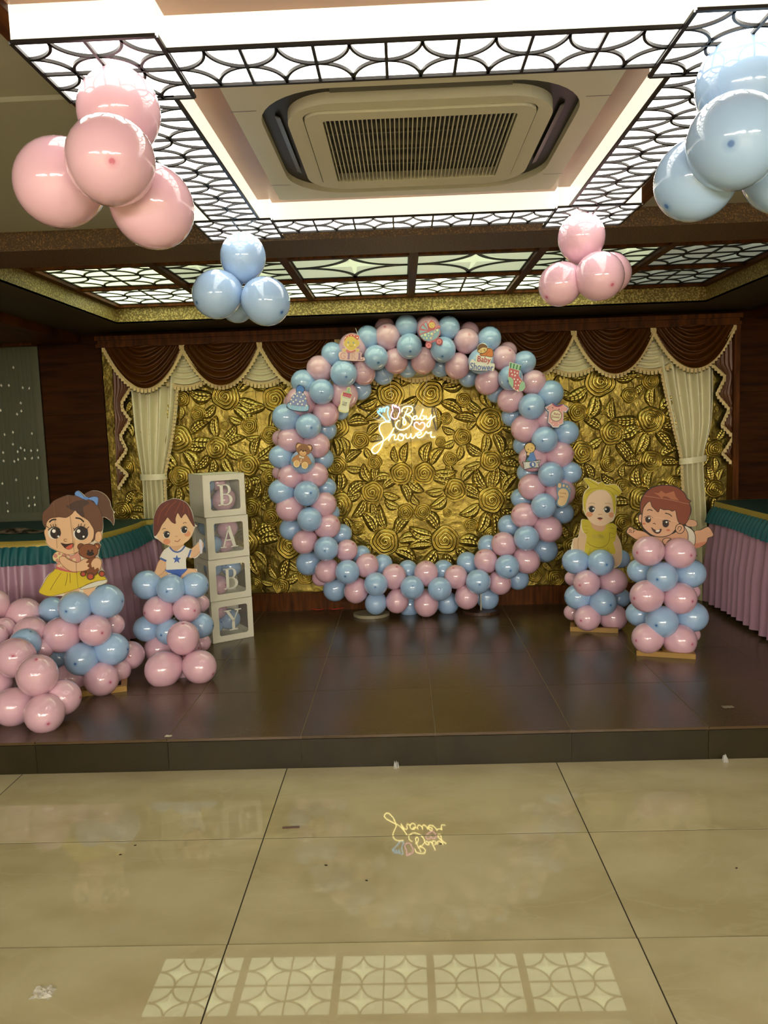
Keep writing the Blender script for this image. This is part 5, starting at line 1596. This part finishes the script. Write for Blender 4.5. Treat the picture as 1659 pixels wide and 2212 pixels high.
def toy_box(ch, c0, yaw, z0, S, H, label, side_window):
    """c0: front-left bottom corner (x, y); the front runs along yaw"""
    o = empty('letter_box', (c0[0], c0[1], z0))
    tag(o, label, 'box', 'white letter boxes stacked to read BABY')
    ex = Vector((math.cos(yaw), math.sin(yaw), 0)); ey = Vector((-math.sin(yaw), math.cos(yaw), 0)); ez = Vector((0, 0, 1))
    O = Vector((c0[0], c0[1], z0))
    W = lambda a, b2, c: O + ex * a + ey * b2 + ez * c
    t = 0.003

    def slab(nm, mat, f, u0, u1, v0, v1):
        MB().prism([f(u0, v0, 0), f(u1, v0, 0), f(u1, v1, 0), f(u0, v1, 0)], f(0, 0, t) - f(0, 0, 0)).build(nm, mat, o)

    def face_w(f, w_, h_, hole):
        if not hole:
            slab('panel', WHITE, f, 0, w_, 0, h_)
            return
        a, b2, c, d = hole
        n = 6; r = 0.014
        inner = []
        for cx, cy, a0 in ((b2 - r, d - r, 0), (a + r, d - r, 90), (a + r, c + r, 180), (b2 - r, c + r, 270)):
            for k in range(n + 1):
                an = math.radians(a0 + 90 * k / n)
                inner.append((cx + r * math.cos(an), cy + r * math.sin(an)))
        outer = []
        for k in range(len(inner)):
            q = k // (n + 1)
            outer.append([(w_, h_), (0, h_), (0, 0), (w_, 0)][q])
        m_ = len(inner)
        vs = [f(p[0], p[1], 0) for p in outer] + [f(p[0], p[1], 0) for p in inner] + [f(p[0], p[1], t) for p in inner]
        fs = []
        for k in range(m_):
            j = (k + 1) % m_
            if outer[k] == outer[j]:
                fs.append((k, m_ + j, m_ + k))
            else:
                fs.append((k, j, m_ + j, m_ + k))
            fs.append((m_ + k, m_ + j, 2 * m_ + j, 2 * m_ + k))
        MB().add(vs, fs).build('panel', WHITE, o)
        MB().add([f(a - 0.004, c - 0.004, t), f(b2 + 0.004, c - 0.004, t), f(b2 + 0.004, d + 0.004, t), f(a - 0.004, d + 0.004, t)], [(0, 1, 2, 3)]).build('window_film', CLEAR, o)
    hole = (S * 0.17, S * 0.87, H * 0.15, H * 0.85)
    face_w(lambda a, b2, c: W(a, c, b2), S, H, hole)
    face_w(lambda a, b2, c: W(c, S - a, b2), S, H, hole if side_window else None)
    face_w(lambda a, b2, c: W(S - c, a, b2), S, H, hole if side_window else None)
    slab('panel', WHITE, lambda a, b2, c: W(a, S - c, b2), 0, S, 0, H)
    slab('panel', WHITE, lambda a, b2, c: W(a, b2, c), 0, S, 0, S)
    slab('lid', WHITE, lambda a, b2, c: W(a, b2, H - c), 0, S, 0, S)
    mb = MB()
    k = H * 0.40
    for poly in letter_parts(ch):
        mb.prism([W(S * 0.515 + p[0] * k, -0.0015, H * 0.505 + p[1] * k) for p in poly], ey * 0.003)
    mb.build('letter', LETW, o)
    return o, W


LB = [('Y', 'bottom white box with a clear window and letter Y, standing on the stage'), ('B', 'white box with letter B on the Y box and under the A box'), ('A', 'white box with letter A between the two B boxes'), ('B', 'topmost white box with letter B, solid sides, on the A box')]
S_, H_ = 0.283, 0.2735
fill = {0: [('b', 0.62, 0.50, 0.40, 0.078), ('p', 0.30, 0.42, 0.70, 0.070), ('b', 0.26, 0.55, 0.30, 0.066)], 1: [('b', 0.70, 0.42, 0.70, 0.074), ('b', 0.28, 0.50, 0.72, 0.066), ('p', 0.36, 0.42, 0.30, 0.076)],
        2: [('p', 0.66, 0.42, 0.66, 0.076), ('b', 0.26, 0.42, 0.30, 0.070), ('b', 0.27, 0.72, 0.70, 0.064), ('p', 0.66, 0.60, 0.27, 0.066)], 3: [('p', 0.62, 0.42, 0.34, 0.084), ('b', 0.26, 0.52, 0.72, 0.064), ('p', 0.56, 0.60, 0.76, 0.060), ('b', 0.24, 0.62, 0.28, 0.062)]}
offs = [(0, 0, 0.60), (-0.004, 0.004, 0.585), (0.0, 0.0, 0.60), (-0.012, 0.004, 0.57)]
for i, (ch, lab) in enumerate(LB):
    dx, dy, yaw = offs[i]
    o, W = toy_box(ch, (-1.262 + dx, 4.885 + dy, 0), yaw, SZ + 0.0005 + i * H_, S_, H_ - 0.0008, lab, i < 3)
    for n_, (c, a, b2, d, r) in enumerate(fill[i]):
        where = ['in the bottom Y box', 'in the lower B box', 'in the A box', 'in the topmost B box'][i]
        what = ['right', 'upper', 'lower', 'rear'][n_]
        pos = {(0, 0): 'filling most of the window', (0, 1): 'behind the fork of the letter', (0, 2): 'low in the corner', (1, 0): 'up behind the letter bowl', (1, 1): 'up in the corner', (1, 2): 'low in the corner', (2, 0): 'behind the letter tip', (2, 1): 'low in the corner', (2, 2): 'at the back', (2, 3): 'under the other pink one', (3, 0): 'filling most of the window', (3, 1): 'up in the corner', (3, 2): 'at the top', (3, 3): 'low in the corner'}[(i, n_)]
        P = W(S_ * a, S_ * b2, H_ * d)
        e = empty('small_balloon', P)
        tag(e, 'small %s balloon %s, %s' % ({'p': 'pink', 'b': 'blue'}[c], where, pos), 'balloon', 'balloons inside the letter boxes')
        bo = link('balloon', BM[c], e)
        bo.location = P; bo.scale = (r * 0.9, r * 0.9, r * 0.9); bo.rotation_euler = (R.uniform(0.3, 2.4), R.uniform(-1, 1), R.uniform(0, 6))

# ------------------------------------------------------------------ neon sign
NY = 5.47
neon = empty('neon_sign', at(880, 985, NY))
tag(neon, 'glowing neon sign reading Baby Shower with tiny feet, hung inside the ring', 'neon sign')
NW = emat('neon_warm_white', (1.0, 0.80, 0.26), E_NEON)
NP = emat('neon_pink', (1.0, 0.30, 0.48), E_NEON * 0.45)
NC = emat('neon_cyan', (0.02, 0.55, 1.0), E_NEON * 0.32)
nz = lambda x, y, l=0.0: at(760 + x / 6.9125, 840 + y / 6.9125, NY - l)


def neon_tube(nm, pts, mat, r=0.0037, closed=False):
    q = smoothpts([nz(*p) for p in pts], 4, closed)
    MB().tube(q, r, 6, closed).build(nm, mat, neon, True)


for nm, pts in [('letter_tube', [(748, 345), (752, 300), (800, 268), (880, 262), (908, 298), (880, 350), (815, 385), (862, 398), (900, 450), (884, 525), (820, 588), (740, 614), (682, 592), (655, 545), (676, 492), (712, 470)]),
                ('letter_tube', [(838, 290), (800, 370), (772, 450), (765, 515), (785, 538), (808, 508), (790, 455), (752, 425)]),
                ('letter_tube', [(968, 400), (928, 412), (912, 442), (932, 462), (962, 440), (975, 405), (975, 450), (1005, 448)]),
                ('letter_tube', [(1005, 448), (1040, 380), (1068, 300), (1040, 370), (1022, 440), (1042, 462), (1080, 445), (1082, 410), (1052, 398)]),
                ('letter_tube', [(1108, 402), (1108, 442), (1136, 456), (1172, 425), (1190, 388), (1176, 470), (1160, 555), (1130, 566), (1122, 530), (1160, 480), (1210, 430), (1245, 405)]),
                ('letter_tube', [(572, 500), (500, 494), (432, 528), (410, 600), (440, 680), (470, 740), (458, 815), (420, 900), (362, 962), (312, 952), (298, 905), (345, 852), (430, 800), (500, 758), (548, 715), (600, 640), (632, 580)]),
                ('letter_tube', [(632, 580), (590, 665), (548, 775), (585, 705), (625, 680), (645, 695), (635, 745), (660, 762), (690, 735)]),
                ('letter_tube', [(735, 672), (700, 690), (690, 735), (715, 770), (755, 765), (772, 725), (755, 682), (728, 676), (745, 705), (800, 690)]),
                ('letter_tube', [(812, 668), (806, 715), (830, 740), (868, 715), (886, 668), (882, 712), (905, 738), (945, 705), (962, 660)]),
                ('letter_tube', [(962, 690), (1010, 690), (1040, 662), (1020, 642), (985, 662), (976, 705), (1005, 730), (1060, 706), (1090, 670)]),
                ('letter_tube', [(1090, 670), (1110, 638), (1122, 655), (1160, 658), (1190, 645), (1178, 690), (1195, 722), (1245, 715)])]:
    neon_tube(nm, pts, NW)
neon_tube('heart_tube', [(1010, 532), (982, 502), (945, 506), (930, 540), (952, 582), (1000, 610), (1035, 624), (1070, 598), (1092, 550), (1078, 512), (1040, 504)], NP, 0.0045, True)
neon_tube('foot_tube', [(512, 476), (470, 425), (430, 390), (388, 352), (390, 330), (418, 338), (412, 300), (436, 296), (448, 345), (458, 296), (480, 290), (486, 345), (500, 290), (528, 266), (548, 284), (534, 345), (546, 412), (572, 458), (548, 480)], NC, 0.0045, True)
neon_tube('foot_tube', [(612, 440), (584, 408), (596, 352), (612, 320), (604, 270), (612, 240), (632, 248), (645, 272), (660, 250), (676, 278), (700, 272), (712, 305), (716, 350), (700, 372), (680, 430), (645, 450)], NP, 0.0045, True)
ACR = bpy.data.materials.new('clear_acrylic_sheet')
ACR.use_nodes = True
_N, _L = ACR.node_tree.nodes, ACR.node_tree.links
_t = _N.new('ShaderNodeBsdfTransparent'); _mx = _N.new('ShaderNodeMixShader'); _mx.inputs[0].default_value = 0.06
_N['Principled BSDF'].inputs['Roughness'].default_value = 0.1
_L.new(_t.outputs[0], _mx.inputs[1]); _L.new(_N['Principled BSDF'].outputs[0], _mx.inputs[2]); _L.new(_mx.outputs[0], _N['Material Output'].inputs[0])
MB().prism([nz(a, b2, -0.006) for a, b2 in ((365, 280), (600, 215), (930, 230), (1270, 290), (1275, 740), (520, 830), (330, 1000), (270, 900), (400, 700), (380, 420))], (0, 0.003, 0)).build('backing_sheet', ACR, neon)
MB().tube([nz(600, 190), at(842, 815, NY)], 0.0012, 6).build('string', STR, neon)
MB().tube([nz(1055, 260), at(925, 806, NY)], 0.0012, 6).build('string', STR, neon)
CBL = M('black_cable', (26, 22, 20), 0.4)
MB().tube(smoothpts([at(766, 872, NY + 0.04), nz(130, 270), nz(210, 340), nz(320, 430)], 6, False), 0.0022, 6).build('power_lead', CBL, neon, True)
MB().tube(smoothpts([nz(320, 430), nz(390, 462), nz(470, 472)], 5, False), 0.0026, 6).build('plug_lead', STR, neon, True)
o = MB().tube([at(768, 709, 5.36), at(773, 723, 5.36)], 0.0018, 6).build('string_end', STR)
tag(o, 'loose white string end poking up above the GIRL sign', 'string')

# ------------------------------------------------------------------ cable, scraps
o = MB().tube(smoothpts([atz(u, v, SZ + 0.004) for u, v in ((548, 1318), (575, 1314), (600, 1317), (640, 1314), (672, 1313), (690, 1307), (712, 1313), (735, 1309), (762, 1310))], 6, False), 0.0035, 6).build('power_cable', M('red_cable', (176, 44, 30), 0.45), None, True)
tag(o, 'thin red cable lying on the stage along the carved wall', 'cable')
o = MB().tube(smoothpts([atz(u, v, SZ + 0.012) for u, v in ((668, 1314), (690, 1317), (706, 1313), (720, 1316), (748, 1312))], 6, False), 0.003, 6).build('power_cable', M('red_cable', (176, 44, 30), 0.45), None, True)
tag(o, 'short looped red cable end beside the pale ring foot', 'cable')
a_, b_ = atz(610, 1788, 0.003), atz(647, 1786, 0.003)
o = MB().tube([a_, b_], 0.0032, 8).build('wooden_stick', M('brown_stick', (74, 34, 18), 0.5))
tag(o, 'small dark wooden stick lying on the beige tile floor', 'stick')
FILM = M('crumpled_clear_film', (196, 186, 158), 0.12, spec=0.9)


def scrap(nm, label, P, sx, sy, h, seed, mat, cat):
    rr = random.Random(seed)
    rows = []
    n = 9
    for i in range(n):
        rows.append([(P.x + sx * (j / (n - 1) - 0.5) + rr.uniform(-.1, .1) * sx, P.y + sy * (i / (n - 1) - 0.5) + rr.uniform(-.1, .1) * sy, P.z + rr.uniform(0, h) * (1 if 0 < i < n - 1 and 0 < j < n - 1 else 0.15)) for j in range(n)])
    o_ = MB().grid(rows).build(nm, mat)
    tag(o_, label, cat)
    return o_


FILM2 = CLEAR.copy(); FILM2.name = 'clear_film_scrap'
FILM2.node_tree.nodes['Mix Shader'].inputs[0].default_value = 0.3
scrap('film_scrap', 'crumpled clear film scrap on the beige floor tile far from the stage', atz(93, 2146, 0.001), 0.055, 0.045, 0.012, 3, FILM2, 'scrap')
scrap('film_scrap', 'curl of clear film at the stage riser below the ring', atz(856, 1659, 0.001), 0.022, 0.03, 0.035, 4, FILM2, 'scrap')
scrap('film_scrap', 'curl of clear film at the stage riser on the lying baby side', atz(1567, 1646, 0.001), 0.022, 0.03, 0.035, 5, FILM2, 'scrap')
scrap('paper_scrap', 'white torn scrap lying on the stage edge near the floor pile', atz(364, 1590, SZ + 0.001), 0.03, 0.02, 0.004, 6, M('white_scrap', (190, 180, 160), 0.6), 'scrap')
scrap('paper_scrap', 'grey scrap lying on the stage before the long table', atz(1572, 1527, SZ + 0.001), 0.05, 0.03, 0.003, 8, M('grey_scrap', (120, 108, 92), 0.6), 'scrap')
for i, (u, v) in enumerate(((292, 1826), (260, 1846), (704, 1869), (792, 1902), (512, 2077), (925, 2039), (1591, 1875), (952, 1823))):
    P = atz(u, v, 0.0012)
    o = MB().prism([(P.x + 0.004 * math.cos(t) * (1 + 0.5 * math.sin(2 * t + i)), P.y + 0.003 * math.sin(t), 0.0002) for t in [2 * math.pi * k / 7 for k in range(7)]], (0, 0, 0.002)).build('crumb', M('dark_crumb', (54, 40, 24), 0.8))
    tag(o, 'tiny dark crumb lying on the beige floor tiles', 'crumb', 'dark crumbs on the floor tiles')
# wrapped bundle on the round table
P = Vector((-2.62, 4.98, 0.901))
rows = []
rr = random.Random(11)
for i in range(14):
    t = i / 13
    rows.append([(P.x - 0.06 + 0.46 * t + rr.uniform(-.006, .006), P.y - 0.07 + 0.14 * s + rr.uniform(-.006, .006), P.z + (0.030 * math.sin(math.pi * s) * math.sin(math.pi * min(1, t * 1.5 + 0.08)) + rr.uniform(0, 0.007))) for s in [k / 9 for k in range(10)]])
o = MB().grid(rows).build('wrapped_bundle', M('silver_brown_film', (150, 130, 108), 0.16, 0.55, noise=(14, (40, 34, 28), 0.42, 0.6)))
tag(o, 'crumpled silvery wrapped bundle lying on the curved teal table', 'wrapper')
